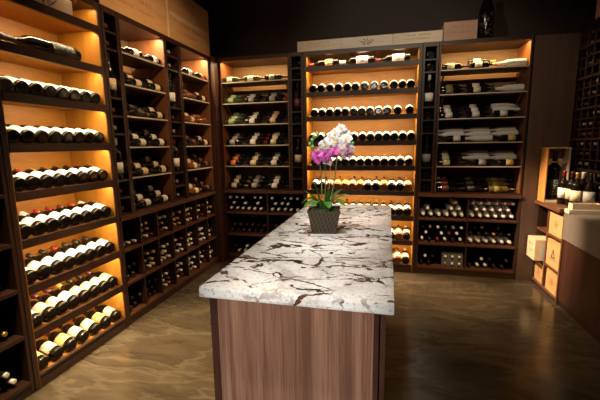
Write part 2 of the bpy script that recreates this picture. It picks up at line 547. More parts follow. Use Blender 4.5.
def label_mesh(shape, lab, z0, z1, ang, k=1.0):
    key = (shape, lab, z0, z1, ang, k)
    if key not in LBM:
        R = max(r for r, _ in SHAPES[shape]) * k + 0.0005
        bm = bmesh.new(); n = 16
        loop = []
        for rr in (R, R - 0.0007):
            row = []
            for i in range(n + 1):
                a = -math.pi / 2 + math.radians(ang) * (2 * i / n - 1)
                row.append([bm.verts.new((rr * math.cos(a), rr * math.sin(a), z)) for z in (z0 * k, z1 * k)])
            loop.append(row)
        for row in loop:
            for i in range(n):
                bm.faces.new((row[i][0], row[i + 1][0], row[i + 1][1], row[i][1])).smooth = True
        o_, i_ = loop
        for i in range(n):
            for j in (0, 1):
                bm.faces.new((o_[i][j], o_[i + 1][j], i_[i + 1][j], i_[i][j]))
        for i in (0, n):
            bm.faces.new((o_[i][0], o_[i][1], i_[i][1], i_[i][0]))
        LBM[key] = mesh('paper_label', bm, LM[lab])
    return LBM[key]


def cap_mesh(shape, foil, k=1.0, z0=0.245):
    key = (shape, foil, k, z0)
    if key not in CPM:
        pr = [(r, z) for r, z in SHAPES[shape]]
        def rad(z):
            for (r0, a), (r1, b_) in zip(pr[4:], pr[5:]):
                if a <= z <= b_: return r0 + (r1 - r0) * (z - a) / (b_ - a)
            return pr[-1][0]
        zs = [z0] + [z for _, z in pr if z > z0 + 0.002]
        prof = [(rad(z) * k + 0.0006, z * k) for z in zs]
        prof.append((0.010 * k, prof[-1][1] + 0.001))
        bm = bmesh.new()
        ring_lathe(bm, prof, 18, cap0=True)
        CPM[key] = mesh('foil_capsule', bm, M[foil])
    return CPM[key]


def orient(pos, axis, up):
    """matrix: local +Z -> axis, local -Y (label side) -> up"""
    z = Vector(axis).normalized()
    n = Vector(up); n = (n - z * n.dot(z)).normalized()
    y = -n
    x = y.cross(z)
    m = Matrix((x, y, z)).transposed().to_4x4()
    return Matrix.Translation(pos) @ m


def bottle(mat4, label, group=None, shape='bordeaux', glass='glass', lab='white', foil='foil_black', k=1.0,
           lz=(0.03, 0.125), ang=95, cat='bottle', name='wine_bottle', parts=True):
    o = link(name, bottle_mesh(shape, glass, k))
    o.matrix_world = mat4
    tag(o, label, cat, group)
    if parts:
        if lab: link('paper_label', label_mesh(shape, lab, lz[0], lz[1], ang, k), o)
        if foil: link('foil_capsule', cap_mesh(shape, foil, k, 0.203 if shape == 'stout' else 0.245), o)
    return o


def wrapped_mesh():
    if 'wr' not in BM:
        rnd = random.Random(4)
        bm = bmesh.new()
        prof = [(0.020, 0.0), (0.040, 0.002), (0.0425, 0.02), (0.043, 0.10), (0.0425, 0.17), (0.038, 0.20), (0.026, 0.232), (0.020, 0.26), (0.0185, 0.285), (0.0175, 0.298)]
        ring_lathe(bm, prof, 22)
        for v in bm.verts:
            if 0.01 < v.co.z < 0.29:
                a = math.atan2(v.co.y, v.co.x)
                s = 1 - 0.05 * abs(math.sin(a * 5 + v.co.z * 40)) - 0.02 * rnd.random()
                v.co.x *= s; v.co.y *= s
        BM['wr'] = mesh('tissue_wrapped_bottle', bm, M['tissue'])
        bm = bmesh.new()
        ring_lathe(bm, [(0.0172, 0.2975), (0.0172, 0.303), (0.010, 0.305)], 16)
        BM['wrc'] = mesh('foil_tip', bm, M['foil_white'])
    return BM['wr'], BM['wrc']


def wrapped(mat4, label, group=None):
    a, b_ = wrapped_mesh()
    o = link('tissue_wrapped_bottle', a); o.matrix_world = mat4
    tag(o, label, 'bottle', group)
    link('foil_tip', b_, o)
    return o


ORD = ['first', 'second', 'third', 'fourth', 'fifth', 'sixth', 'seventh', 'eighth', 'ninth', 'tenth', 'eleventh', 'twelfth']
TILT = math.radians(15)


def tilted(fr, u, z, k=1.0, v=0.022, r=0.0405, yaw=0.0, tilt=TILT, roll=0.0):
    """bottle lying butt to the front, neck raised at the back; z = shelf top"""
    ax = Vector((math.sin(yaw), math.cos(yaw) * math.cos(tilt), math.sin(tilt)))
    pos = Vector((u, v, z + r * math.cos(tilt) + 0.0015))
    rot = fr.to_3x3()
    return orient(fr @ pos, rot @ ax, rot @ Vector((math.sin(roll), 0, math.cos(roll))))


# ------------------------------------------------------------------ lit display case (one bottle row per shelf)
ZS = [0.08, 0.35, 0.618, 0.888, 1.155, 1.42, 1.688, 1.945, 2.212]
ZTOP = 2.33


def lit_case(fr, u0, u1, label, energy):
    loc, rz = rootloc(fr, u0)
    root = empty('lit_display_case', loc, rz)
    tag(root, label, 'wine rack')
    W = u1 - u0
    pw = 0.035
    part('side_panel', [(-pw, -0.006, 0, DEP - .004, 0, 2.375)], M['espresso_z'], root, 0.002)
    part('side_panel', [(W + 0.006, W + pw, 0, DEP - .004, 0, 2.375)], M['espresso_z'], root, 0.002)
    part('side_liner', [(-0.006, 0, 0.004, DEP - .016, 0.0, ZTOP + 0.004)], M['liner_z'], root)
    part('side_liner', [(W, W + 0.006, 0.004, DEP - .016, 0.0, ZTOP + 0.004)], M['liner_z'], root)
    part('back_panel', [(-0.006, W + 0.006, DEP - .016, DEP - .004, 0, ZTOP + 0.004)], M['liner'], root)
    part('top_board', [(-0.006, W + 0.006, 0, DEP - .016, ZTOP + 0.004, 2.375)], M['espresso_x'], root)
    part('plinth', [(0.0, W, 0.0, 0.03, 0, ZS[0] - 0.02)], M['espresso_x'], root)
    for i, z in enumerate(ZS):
        bd = part('shelf', [(0.0005, W - 0.0005, 0.02, DEP - 0.017, z - 0.02, z)], M['liner'], root)
        fb = 0.052 if i else 0.02
        part('shelf_fascia', [(0.0005, W - 0.0005, -0.003, 0.0195, z - fb + 0.008, z + 0.006)], M['espresso_x'], bd)
        if i < 7:
            bm = bmesh.new()
            t = math.tan(TILT)
            prism(bm, [(0.035, z + 0.0), (DEP - .02, z + 0.0), (DEP - .02, z + (DEP - .055) * t * 0.98), (0.035, z + 0.0005)], 'X', 0.002, W - 0.002)
            link('slanted_bed', mesh('slanted_bed', bm, M['liner']), bd)
    for i, z in enumerate(ZS):
        top = (ZS[i + 1] - 0.021) if i < 8 else ZTOP
        if i == 8: top = ZTOP + 0.002
        p = fr @ Vector((u0 + W / 2, 0.034, top - 0.003))
        rot = fr.to_3x3().to_4x4() @ Matrix.Rotation(math.radians(12), 4, 'X')
        strip(p, rot, W - 0.04, 0.012, energy * (0.55 if i == 8 else 1.0))
    return root


rnd = random.Random(11)
lit_case(LEFT, 1.503, 2.212, 'tall lit orange display case at the left end of the left wall', E_STRIP_A)
lit_case(BACK, -0.875, 0.275, 'tall lit orange display case in the middle of the back wall', E_STRIP_B)

# bottles in the left case; rows counted from the top
rowsA = [
    # z index, count, foil list, label list, glass
    (6, 8, ['foil_black'] * 8, ['white'] * 8),
    (5, 8, ['foil_black', 'foil_black', 'foil_black', 'foil_maroon'], ['white'] * 8),
    (4, 8, ['foil_black', 'foil_black', 'foil_red', 'foil_gold', 'foil_maroon'], ['white'] * 8),
    (3, 8, ['foil_red', 'foil_white', 'foil_white', 'foil_red', 'foil_red', 'foil_maroon'], ['white'] * 8),
    (2, 8, ['foil_red', 'foil_black', 'foil_black', 'foil_black'], ['white'] * 8),
    (1, 8, ['foil_black', 'foil_black', 'foil_maroon', 'foil_maroon', 'foil_gold'], ['white', 'pink', 'cream', 'white', 'pink', 'cream', 'cream', 'cream']),
    (0, 7, ['foil_red', 'foil_maroon'], ['yellow', 'cream', 'yellow', 'cream', 'cream', 'yellow', 'cream']),
]
COLN = {'white': 'white', 'cream': 'cream', 'yellow': 'yellow', 'pink': 'pale pink', 'orange': 'orange', 'black': 'black', 'red': 'red', 'gold': 'gold', 'green': 'green', 'grey': 'grey'}
for ri, (zi, n, foils, labs) in enumerate(rowsA):
    for j in range(n):
        u = 1.503 + 0.048 + j * (0.709 - 0.096) / (n - 1)
        lab = labs[j % len(labs)]
        foil = foils[j % len(foils)]
        lz = (0.034, 0.108) if zi >= 2 else (0.038, 0.112)
        if zi >= 5: lz = (0.022, 0.115)
        if zi == 0: lz = (0.040, 0.112)
        mt = tilted(LEFT, u + rnd.uniform(-.002, .002), ZS[zi], yaw=rnd.uniform(-.006, .006), roll=rnd.uniform(-.2, .2) if zi >= 2 else rnd.uniform(-.35, .1))
        bottle(mt, f'{ORD[j]} bottle from the left, {COLN[lab]} label, {ORD[ri]} bottle row, left lit case',
               'bottles in rows in the left lit case', shape='stout', lab=lab, foil=foil, lz=lz, ang=88)

# magnum on its side
mk = 1.66
rt = LEFT.to_3x3()
bottle(orient(LEFT @ Vector((2.075, 0.07, 1.945 + 0.0295 * mk + 0.001)), rt @ Vector((-1, 0.02, 0)), rt @ Vector((0, -0.9, 0.3))),
       'very large dark bottle lying on its side high in the left lit case', shape='magnum', lab='black', foil='foil_black', k=mk, lz=(0.03, 0.125), ang=60)


# bottles in the back case
rowsB = [
    (7, None), (6, None), (5, None), (4, None), (3, None), (2, None), (1, None), (0, None)]
posB = {
    7: [-0.812, -0.722, -0.625, -0.536, -0.441, -0.355, -0.261, -0.162, -0.061, 0.040, 0.125, 0.208],
    6: [-0.80, -0.72, -0.65, -0.565, -0.485, -0.41, -0.33, -0.245, -0.165, -0.09, -0.01, 0.075, 0.205, ],
    5: [-0.79, -0.71, -0.625, -0.54, -0.45, -0.37, -0.285, -0.205, -0.125, -0.045, 0.035, 0.125, 0.21],
}
posB[6] = [-0.80, -0.715, -0.63, -0.545, -0.46, -0.37, -0.285, -0.20, -0.11, -0.02, 0.085, 0.205]
posB[5] = [-0.82, -0.735, -0.64, -0.55, -0.45, -0.365, -0.275, -0.19, -0.105, -0.023, 0.058, 0.143, 0.228]
for ri, zi in enumerate([7, 6, 5, 4, 3, 2, 1, 0]):
    pos = posB.get(zi) or [-0.80 + j * 0.0845 for j in range(13)]
    pos = list(pos)
    for a_ in range(1, len(pos)): pos[a_] = max(pos[a_], pos[a_ - 1] + (0.083 if zi in (3, 2) else 0.0805))
    for j, u in enumerate(pos):
        lab = 'white'; foil = rnd.choice(['foil_black', 'foil_white', 'foil_maroon']); shp = 'stout'; gl = 'glass'
        if zi == 3:
            lab = ['white', 'white', 'cream', 'yellow', 'yellow', 'cream', 'yellow', 'white', 'white', 'yellow', 'white', 'white', 'cream'][j % 13]
            foil = rnd.choice(['foil_black', 'foil_gold', 'foil_maroon'])
            if lab in ('yellow', 'cream'): gl = 'glass_amber'
            shp = 'burgundy'
        if zi == 2:
            lab = ['white', 'cream', 'white'][j % 3]; shp = 'burgundy'; foil = rnd.choice(['foil_maroon', 'foil_gold'])
        if zi in (1, 0):
            lab = ['cream', 'white', 'white', 'cream'][j % 4]; gl = 'glass_amber' if j % 2 else 'glass'; foil = rnd.choice(['foil_black', 'foil_gold'])
        ln = pos.__len__()
        if zi in (1, 0) and u < 0.0 - 0.25: continue      # hidden behind the island
        mt = tilted(BACK, u, ZS[zi], r=0.0412 if shp == 'burgundy' else 0.0405, yaw=rnd.uniform(-.003, .003), roll=rnd.uniform(-.12, .12))
        jj = len(pos) - 1 - j
        bottle(mt, f'{ORD[jj] if jj < 12 else "last"} bottle from the right, {COLN[lab]} label, {ORD[ri]} bottle row, back lit case',
               'bottles in rows in the back lit case', shape=shp, glass=gl, lab=lab, foil=foil, lz=(0.028, 0.110) if zi > 3 else (0.035, 0.115), ang=85)
for u, lab, fo, k, what in [(-0.535, 'yellow', 'foil_red', 1.10, 'large red-capped bottle lying leftmost on the top shelf of the back lit case'),
                            (-0.165, 'white', 'foil_white', 1.22, 'large pale-labelled bottle lying in the middle of the top row, back lit case'),
                            (0.195, 'white', 'foil_maroon', 1.18, 'large white-labelled bottle lying at the right of the top row, back lit case')]:
    bottle(orient(Vector((u, YB + 0.085, 2.212 + 0.0395 * k + 0.001)), (-1, 0.03, 0.0), (0, -0.8, 0.7)), what, lab=lab, foil=fo, k=k,
           lz=(0.05, 0.15) if lab == 'white' else (0.06, 0.13), ang=100)


# ------------------------------------------------------------------ narrow niche columns
NICHE = [(0.888, 1.005, 's'), (1.02, 1.135, 's'), (1.15, 1.485, 't'), (1.50, 1.615, 's'), (1.63, 1.745, 's'), (1.76, 2.085, 't'), (2.10, 2.205, 's'), (2.22, 2.33, 's')]


def niche_column(fr, u0, u1, label, where, talls, butt=False):
    loc, rz = rootloc(fr, u0)
    root = empty('bottle_niche_column', (loc[0], loc[1], 0.876), rz)
    tag(root, label, 'wine rack')
    W = u1 - u0
    zb = 0.876
    part('side_panel', [(0, 0.022, 0, DEP - .004, 0.0, 2.375 - zb)], M['espresso_z'], root, 0.002)
    part('side_panel', [(W - 0.022, W, 0, DEP - .004, 0, 2.375 - zb)], M['espresso_z'], root, 0.002)
    part('back_panel', [(0.0225, W - 0.0225, DEP - .02, DEP - .006, 0, 2.375 - zb)], M['panel'], root)
    part('top_board', [(0.0225, W - 0.0225, 0.002, DEP - .021, 2.335 - zb, 2.375 - zb)], M['espresso_x'], root)
    prev = 0.876
    for a, b_, t in NICHE:
        part('niche_shelf', [(0.0225, W - 0.0225, 0.006, DEP - .021, prev - zb, a - zb)], M['espresso_x'], root)
        prev = b_
    k = 0
    nst = 0
    uc = (u0 + u1) / 2
    for i, (a, b_, t) in enumerate(NICHE[::-1]):
        if t == 't':
            sh, lab, fo, desc = talls[k]; k += 1
            mt = orient(fr @ Vector((uc, 0.05, a + 0.0005)), (0, 0, 1), fr.to_3x3() @ Vector((0, -1, 0)))
            bottle(mt, f'{desc} standing in the {"upper" if k == 1 else "lower"} tall niche, {where}',
                   'bottles standing in the narrow columns', shape=sh, lab=lab, foil=fo, lz=(0.05, 0.125), ang=75, k=1.06)
        else:
            nst += 1
            rr = 0.0395
            if butt:
                mt = orient(fr @ Vector((uc, 0.02, a + rr + 0.0005)), fr.to_3x3() @ Vector((0, 1, 0)), (0, 0, 1))
            else:
                mt = orient(fr @ Vector((uc, 0.335, a + rr + 0.0005)), fr.to_3x3() @ Vector((0, -1, 0)), (0, 0, 1))
            nn = ORD[nst - 1]
            bottle(mt, f'bottle lying {"base" if butt else "neck"} outwards, {nn} small niche down, {where}',
                   'bottles lying in the narrow columns', lab=None, foil='foil_black' if butt else rnd.choice(['foil_grey', 'foil_maroon', 'foil_grey']))
    return root


niche_column(LEFT, 2.252, 2.408, 'narrow dark column of niches right of the left lit case', 'column beside left lit case',
             [('burgundy', 'cream', 'foil_black', 'cream-labelled bottle'), ('bordeaux', 'white', 'foil_white', 'white-labelled bottle')])
niche_column(LEFT, 2.985, 3.215, 'narrow dark column of niches between the two left shelf bays', 'column between left shelf bays',
             [('bordeaux', 'white', 'foil_black', 'white-labelled bottle'), ('bordeaux', 'white', 'foil_red', 'red-capped bottle')])
niche_column(BACK, -1.062, -0.914, 'narrow dark column of niches left of the back lit case', 'column left of back lit case',
             [('bordeaux', 'red', 'foil_black', 'red-labelled bottle'), ('bordeaux', 'pink', 'foil_maroon', 'pink-labelled bottle')], True)
niche_column(BACK, 0.314, 0.462, 'narrow dark column of niches right of the back lit case', 'column right of back lit case',
             [('bordeaux', 'white', 'foil_white', 'white-capped bottle'), ('bordeaux', 'grey', 'foil_black', 'grey-labelled bottle')], True)

# ------------------------------------------------------------------ open shelf bays
ZSH = [2.105, 1.872, 1.635, 1.398, 1.158, 0.890]
RISE, STEP = 0.042, 0.074


def shelf_bay(fr, u0, u1, label, liner='bay_back', energy=None, color=WARM, side='walnut_inz'):
    loc, rz = rootloc(fr, u0)
    zb = 0.876
    root = empty('open_shelf_bay', (loc[0], loc[1], zb), rz)
    tag(root, label, 'wine rack')
    W = u1 - u0
    for a, b_ in ((-0.020, -0.005), (W + 0.005, W + 0.020)):
        part('side_panel', [(a, b_, 0, DEP - .004, 0, 2.375 - zb)], M['espresso_z'], root, 0.002)
    for a, b_ in ((-0.0045, 0.0), (W, W + 0.0045)):
        part('side_liner', [(a, b_, 0.004, DEP - .016, 0, 2.335 - zb)], M[side], root)
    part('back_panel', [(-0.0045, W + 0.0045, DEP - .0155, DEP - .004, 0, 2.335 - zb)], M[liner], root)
    part('top_board', [(-0.0045, W + 0.0045, 0.0, DEP - .016, 2.3355 - zb, 2.375 - zb)], M['espresso_x'], root)
    for i, z in enumerate(ZSH[:5]):
        bd = part('shelf', [(0.0005, W - 0.0005, 0.012, 0.30, z - 0.010 - zb, z - zb)], M['walnut_in'], root)
        part('metal_edge', [(0.0005, W - 0.0005, 0.004, 0.0115, z - 0.010 - zb, z + 0.001 - zb)], M['metal_edge'], bd)
        if i > 0:
            bm = bmesh.new()
            zz0 = z - zb
            prism(bm, [(0.062, zz0 + 0.0005), (0.295, zz0 + 0.0005), (0.295, zz0 + 0.130), (0.288, zz0 + 0.130)], 'X', 0.014, W - 0.014)
            link('slanted_bed', mesh('slanted_bed', bm, M['walnut_in']), bd)
        if i < 2:
            for uu in (0.030, W - 0.044):
                bm = bmesh.new()
                f_ = 1.0 if i == 0 else 0.45
                prism(bm, [(0.03, z - 0.0105 - zb), (0.055, z - 0.0105 - zb), (0.055 + 0.285 * f_, z - 0.0105 - 0.215 * f_ - zb), (0.03 + 0.285 * f_, z - 0.0105 - 0.215 * f_ - zb)], 'X', uu, uu + 0.014)
                link('slanted_strut', mesh('slanted_strut', bm, M[side]), bd)
    part('bottom_board', [(-0.0045, W + 0.0045, 0.004, DEP - .016, 0.0, ZSH[5] - 0.0005 - zb)], M['espresso_x'], root)
    p = fr @ Vector((u0 + W / 2, 0.05, 2.332))
    rot = fr.to_3x3().to_4x4() @ Matrix.Rotation(math.radians(12), 4, 'X')
    strip(p, rot, W - 0.04, 0.015, energy or E_TOP, color)
    return root


shelf_bay(LEFT, 2.432, 2.962, 'open shelf bay on the left wall next to the left lit case', energy=4.5)
shelf_bay(LEFT, 3.243, 3.775, 'open shelf bay at the corner end of the left wall', energy=4.5)
shelf_bay(BACK, -1.872, -1.086, 'open shelf bay on the back wall left of the back lit case', energy=5.2, color=(1, .62, .25))
shelf_bay(BACK, 0.486, 1.265, 'open shelf bay on the back wall right of the back lit case', energy=5.2, color=(1, .62, .25))


def stack(fr, uc, si, n, where, which, shape='bordeaux', lab='white', glass='glass', foil='foil_black', right=True, k=0.9, kinds=None, big=None):
    """n bottles lying lengthwise, each further back and higher; uc = base (butt) position centre of body"""
    z = ZSH[si]
    rt = fr.to_3x3()
    rowname = ['front', 'middle', 'rear']
    for q in range(n):
        kk = big or k
        kind = (kinds[q] if kinds else 'b')
        r = (0.0434 if kinds else max(a for a, _ in SHAPES[shape])) * kk
        s = 1 if right else -1
        ln = 0.30 * kk
        pos = Vector((uc - s * ln / 2 + rnd.uniform(-.003, .003), 0.016 + r + q * STEP, z + r + q * RISE + 0.001))
        up = Vector((0, -0.62, 0.75))
        mt = orient(fr @ pos, rt @ Vector((s, 0, 0)), rt @ up)
        kind = (kinds[q] if kinds else 'b')
        sh = ['top', 'second', 'third', 'fourth', 'fifth', 'lowest'][si]
        rn = (rowname[q] + ' ') if n > 1 else ''
        if kind == 'w':
            wrapped(mt @ Matrix.Scale(kk, 4), f'{rn}tissue-wrapped bottle, {which} on {sh} shelf of {where}', 'tissue-wrapped bottles')
        elif kind == 'c':   # neck-on: butt seen
            bottle(orient(fr @ (Vector((uc, 0.016, z + 0.0445)) ), rt @ Vector((0, 1, 0)), rt @ Vector((0, 0, 1))),
                   f'bottle lying base outwards, {which} on {sh} shelf of {where}', 'bottles on the open shelves', lab=None)
        else:
            bottle(mt, f'{rn}{COLN[lab] if lab else "plain"}-labelled bottle, {which} on {sh} shelf of {where}', 'bottles on the open shelves',
                   shape=shape, glass=glass, lab=lab, foil=foil, k=kk, lz=(0.055, 0.135), ang=100)

def bay(fr, u0, u1, where, table, right):
    W = u1 - u0
    for si, row in enumerate(table):
        m = len(row)
        for c, spec in enumerate(row):
            if spec is None: continue
            n, lab, kw = spec
            uc = u0 + 0.016 + (W - 0.032) * (c + 0.5) / m
            which = {2: ['left stack', 'right stack'], 3: ['left stack', 'middle stack', 'right stack']}[m][c]
            if n == 1: which = which.replace('stack', 'bottle')
            stack(fr, uc, si, n, where, which, lab=lab, right=kw.pop('right', right), k=0.825 if m == 3 else 0.82, **kw)


bay(LEFT, 2.432, 2.962, 'left wall first bay', [
    [(1, 'white', dict(big=0.83)), (1, 'white', dict(big=0.83))],
    [(2, 'cream', {}), (2, 'cream', {})],
    [(2, 'black', {}), (2, 'cream', dict(foil='foil_gold'))],
    [(3, 'white', {}), (3, 'white', dict(shape='burgundy'))],
    [(3, 'cream', {}), (3, 'cream', dict(shape='burgundy'))],
    [(3, 'white', {}), (3, 'white', {})]], False)
bay(LEFT, 3.243, 3.775, 'left wall corner bay', [
    [(1, 'white', dict(big=0.83)), (1, 'orange', dict(big=0.83))],
    [(2, 'red', dict(glass='glass_amber')), (2, 'pink', {})],
    [(2, 'pink', dict(glass='glass_amber')), (2, 'red', dict(glass='glass_amber'))],
    [(2, 'red', {}), (2, 'pink', {})],
    [(3, 'pink', dict(glass='glass_amber')), (3, 'red', dict(foil='foil_gold'))],
    [(3, 'cream', dict(glass='glass_amber')), (3, 'red', dict(foil='foil_gold'))]], False)
bay(BACK, -1.872, -1.086, 'back wall left bay', [
    [(1, 'white', dict(big=0.83, glass='glass_green')), (1, 'white', dict(big=0.83, glass='glass_green')), (1, 'grey', dict(big=0.83))],
    [(2, 'green', dict(glass='glass_green')), (2, 'grey', {}), (2, 'grey', dict(foil='foil_red'))],
    [(3, 'green', dict(glass='glass_green')), (3, 'white', {}), (3, 'pink', {})],
    [(3, 'grey', {}), (3, 'white', dict(foil='foil_red')), (3, 'cream', {})],
    [(3, 'orange', {}), (3, 'cream', {}), (3, 'white', {})],
    [(3, 'cream', dict(foil='foil_gold')), (3, 'grey', {}), (3, 'white', {})]], True)
bay(BACK, 0.486, 1.265, 'back wall right bay', [
    [(1, 'cream', dict(big=0.83)), (2, 'cream', dict(big=0.83, foil='foil_gold')), (1, 'white', dict(kinds='w', big=0.83, right=False))],
    [(2, 'gold', {}), (2, 'cream', {}), (1, 'white', dict(kinds='w', right=False))],
    [(3, 'white', {}), (3, 'white', {}), (3, 'white', dict(kinds=['b', 'w', 'w']))],
    [(3, 'white', dict(kinds=['b', 'w', 'w'], right=False)), (3, 'white', dict(kinds=['w', 'w', 'w'], right=False)), (3, 'yellow', dict(kinds=['b', 'w', 'w'], right=False))],
    [(3, 'cream', {}), (3, 'grey', dict(kinds=['b', 'w', 'w'], right=False)), (3, 'yellow', dict(kinds=['b', 'w', 'w'], right=False))],
    [(3, 'red', {}), (3, 'black', {}), (3, 'gold', dict(glass='glass_gold'))]], True)


# ------------------------------------------------------------------ cubby racks below
def cubby_rack(fr, u0, u1, divs, zs, ztop, label, sm='ledge_x'):
    loc, rz = rootloc(fr, u0)
    root = empty('cubby_rack', (loc[0], loc[1], 0), rz)
    tag(root, label, 'wine rack')
    W = u1 - u0
    part('side_panel', [(0, 0.02, 0.003, DEP - .004, 0, ztop - 0.035)], M['espresso_z'], root, 0.002)
    part('side_panel', [(W - 0.02, W, 0.003, DEP - .004, 0, ztop - 0.035)], M['espresso_z'], root, 0.002)
    part('back_panel', [(0.0205, W - 0.0205, DEP - .016, DEP - .004, 0, ztop - 0.035)], M['espresso_x'], root)
    part('ledge_top', [(0, W, -0.012, DEP - .004, ztop - 0.0345, ztop)], M['ledge_x'], root, 0.003)
    part('plinth', [(0.0205, W - 0.0205, 0.006, 0.03, 0, zs[0] - 0.0205)], M['espresso_x'], root)
    for z in zs:
        part('shelf', [(0.0205, W - 0.0205, 0.0, DEP - .017, z - 0.02, z)], M[sm], root)
    edges = zs + [ztop - 0.0145]
    for d in divs:
        for a, b_ in zip(edges, edges[1:]):
            part('divider', [(d - u0 - 0.007, d - u0 + 0.007, 0.004, DEP - .017, a + 0.0005, b_ - 0.0205)], M['espresso_z'], root)
    return root


ZC = [0.08, 0.342, 0.610]
LD = [2.480, 2.703, 2.925, 3.148, 3.370, 3.592]
cubby_rack(LEFT, 2.252, 3.80, LD, ZC, 0.875, 'low cubby rack with ledge along the left wall, bottles neck out')
cubby_rack(BACK, -1.90, -0.914, [-1.36], ZC, 0.875, 'low cubby rack on the back wall, left corner, behind the island')
cubby_rack(BACK, 0.314, 1.292, [0.812], ZC, 0.875, 'low cubby rack on the back wall holding tissue-wrapped bottles')
cubby_rack(LEFT, 0.70, 1.464, [1.10], [0.08, 0.36, 0.63, 0.89, 1.16, 1.43, 1.70, 1.96], 2.375, 'dark cubby rack cut by the left edge of the view', 'espresso_x')

# neck-out bottles in the cubbies and the lattice: too many to tell apart
stuff = bmesh.new()
FOILS = ['foil_white', 'foil_gold', 'foil_maroon', 'foil_black', 'glass', 'foil_red']
NSEG = 10


def stuff_bottle(mat4, foil, k=0.92):
    prof = [(0.036, 0.0), (0.0395, 0.01), (0.0395, 0.19), (0.018, 0.225), (0.0145, 0.245)]
    cap = [(0.0152, 0.245), (0.0152, 0.298), (0.010, 0.30)]
    for pr, mi in ((prof, 4), (cap, FOILS.index(foil))):
        rings = [[stuff.verts.new(mat4 @ Vector((r * k * math.cos(2 * math.pi * a / NSEG), r * k * math.sin(2 * math.pi * a / NSEG), z * k))) for a in range(NSEG)] for r, z in pr]
        for A, B in zip(rings, rings[1:]):
            for a in range(NSEG):
                f = stuff.faces.new((A[a], A[(a + 1) % NSEG], B[(a + 1) % NSEG], B[a])); f.material_index = mi; f.smooth = True
        stuff.faces.new(rings[0][::-1]).material_index = mi
        stuff.faces.new(rings[-1]).material_index = mi


def fill(fr, u0, u1, z, rows, foils, skip=0.0, k=0.92, pit=None):
    rr = 0.0395 * k
    P = pit or (2 * rr + 0.002)
    for q in range(rows):
        off = P / 2 if q % 2 else 0
        u = u0 + rr + 0.003 + off
        zz = z + rr + 0.001 + q * rr * 1.76
        while u + rr < u1 - 0.001:
            if not (q > 0 and rnd.random() < skip):
                front = 0.02 + rnd.uniform(0, 0.035)
                m = orient(fr @ Vector((u, front + 0.30 * k, zz)), fr.to_3x3() @ Vector((0, -1, 0)), (0, 0, 1))
                stuff_bottle(m, rnd.choice(foils), k)
            u += P


LU = [2.274] + LD + [3.778]
for ci in range(7):
    a, b_ = LU[ci] + 0.008, LU[ci + 1] - 0.008
    for zi, z in enumerate(ZC):
        if ci == 0:
            if zi == 2: fill(LEFT, a, b_, z, 1, ['foil_white'], k=0.75)
            else: fill(LEFT, a, b_, z, 2, ['foil_black'])
            continue
        fo = ['foil_white', 'foil_white', 'foil_gold', 'foil_maroon', 'foil_white']
        if ci == 3 and zi == 2: fo = ['foil_gold']
        if ci == 4 and zi == 2: fo = ['foil_gold', 'foil_white']
        if ci == 1 and zi == 0: fo = ['foil_black']
        fill(LEFT, a, b_, z, 3, fo, 0.08, k=0.80, pit=0.0665)
for x0, x1 in ((-1.879, -1.368), (-1.352, -0.936)):
    fill(BACK, x0, x1, ZC[2], 3, ['foil_white'], 0.35, k=0.95)
    fill(BACK, x0, x1, ZC[1], 2, ['foil_black', 'foil_maroon'], 0.1, k=0.95)
    fill(BACK, x0, x1, ZC[0], 2, ['foil_black', 'foil_black', 'foil_white'], 0.3, k=0.95)
fill(BACK, 0.336, 0.803, ZC[1], 3, ['foil_white', 'foil_black', 'foil_red', 'foil_white'], 0.2, k=0.95)
fill(BACK, 0.336, 0.56, ZC[0], 2, ['foil_black', 'foil_white'], 0.2, k=0.95)
fill(BACK, 0.822, 1.27, ZC[0], 2, ['foil_black', 'foil_black', 'foil_white'], 0.3, k=0.95)
for z in (0.08, 0.36, 0.63, 0.89):
    fill(LEFT, 1.11, 1.44, z, 2, ['foil_gold', 'foil_white', 'foil_black'], 0.4, k=0.95)

# tissue-wrapped bottles in the right rack
def wrow(us, z, label, neck=True):
    for i, u in enumerate(us):
        if neck: m = orient(BACK @ Vector((u, 0.285, z)), (0, -1, 0), (0, 0, 1))
        else: m = orient(BACK @ Vector((u, 0.02, z)), (0, 1, 0), (0, 0, 1))
        wrapped(m @ Matrix.Scale(0.85, 4), f'{ORD[i]} tissue-wrapped bottle from the left, {label}', 'tissue-wrapped bottles in the low rack')


r_ = 0.0378
wrow([0.378, 0.457, 0.536, 0.615, 0.694, 0.760], ZC[2] + 0.038, 'bottom layer, upper cubby beside the lit case')
wrow([0.42, 0.655, 0.73], ZC[2] + 0.038 + 0.066, 'second layer, upper cubby beside the lit case')
wrow([0.695], ZC[2] + 0.038 + 0.132, 'topmost of the upper cubby beside the lit case')
wrow([0.861 + 0.0735 * i for i in range(6)], ZC[2] + 0.038, 'bottom layer, upper right cubby')
wrow([0.898 + 0.0735 * i for i in range(5)], ZC[2] + 0.038 + 0.066, 'middle layer, upper right cubby')
wrow([0.861 + 0.0735 * i for i in range(6)], ZC[2] + 0.038 + 0.132, 'top layer, upper right cubby')
wrow([0.861 + 0.0735 * i for i in range(6)], ZC[1] + 0.038, 'bottom layer, middle right cubby')
fill(BACK, 0.822, 1.28, ZC[1] + 0.082, 2, ['foil_black', 'foil_black', 'foil_gold'], 0.3, k=0.88)

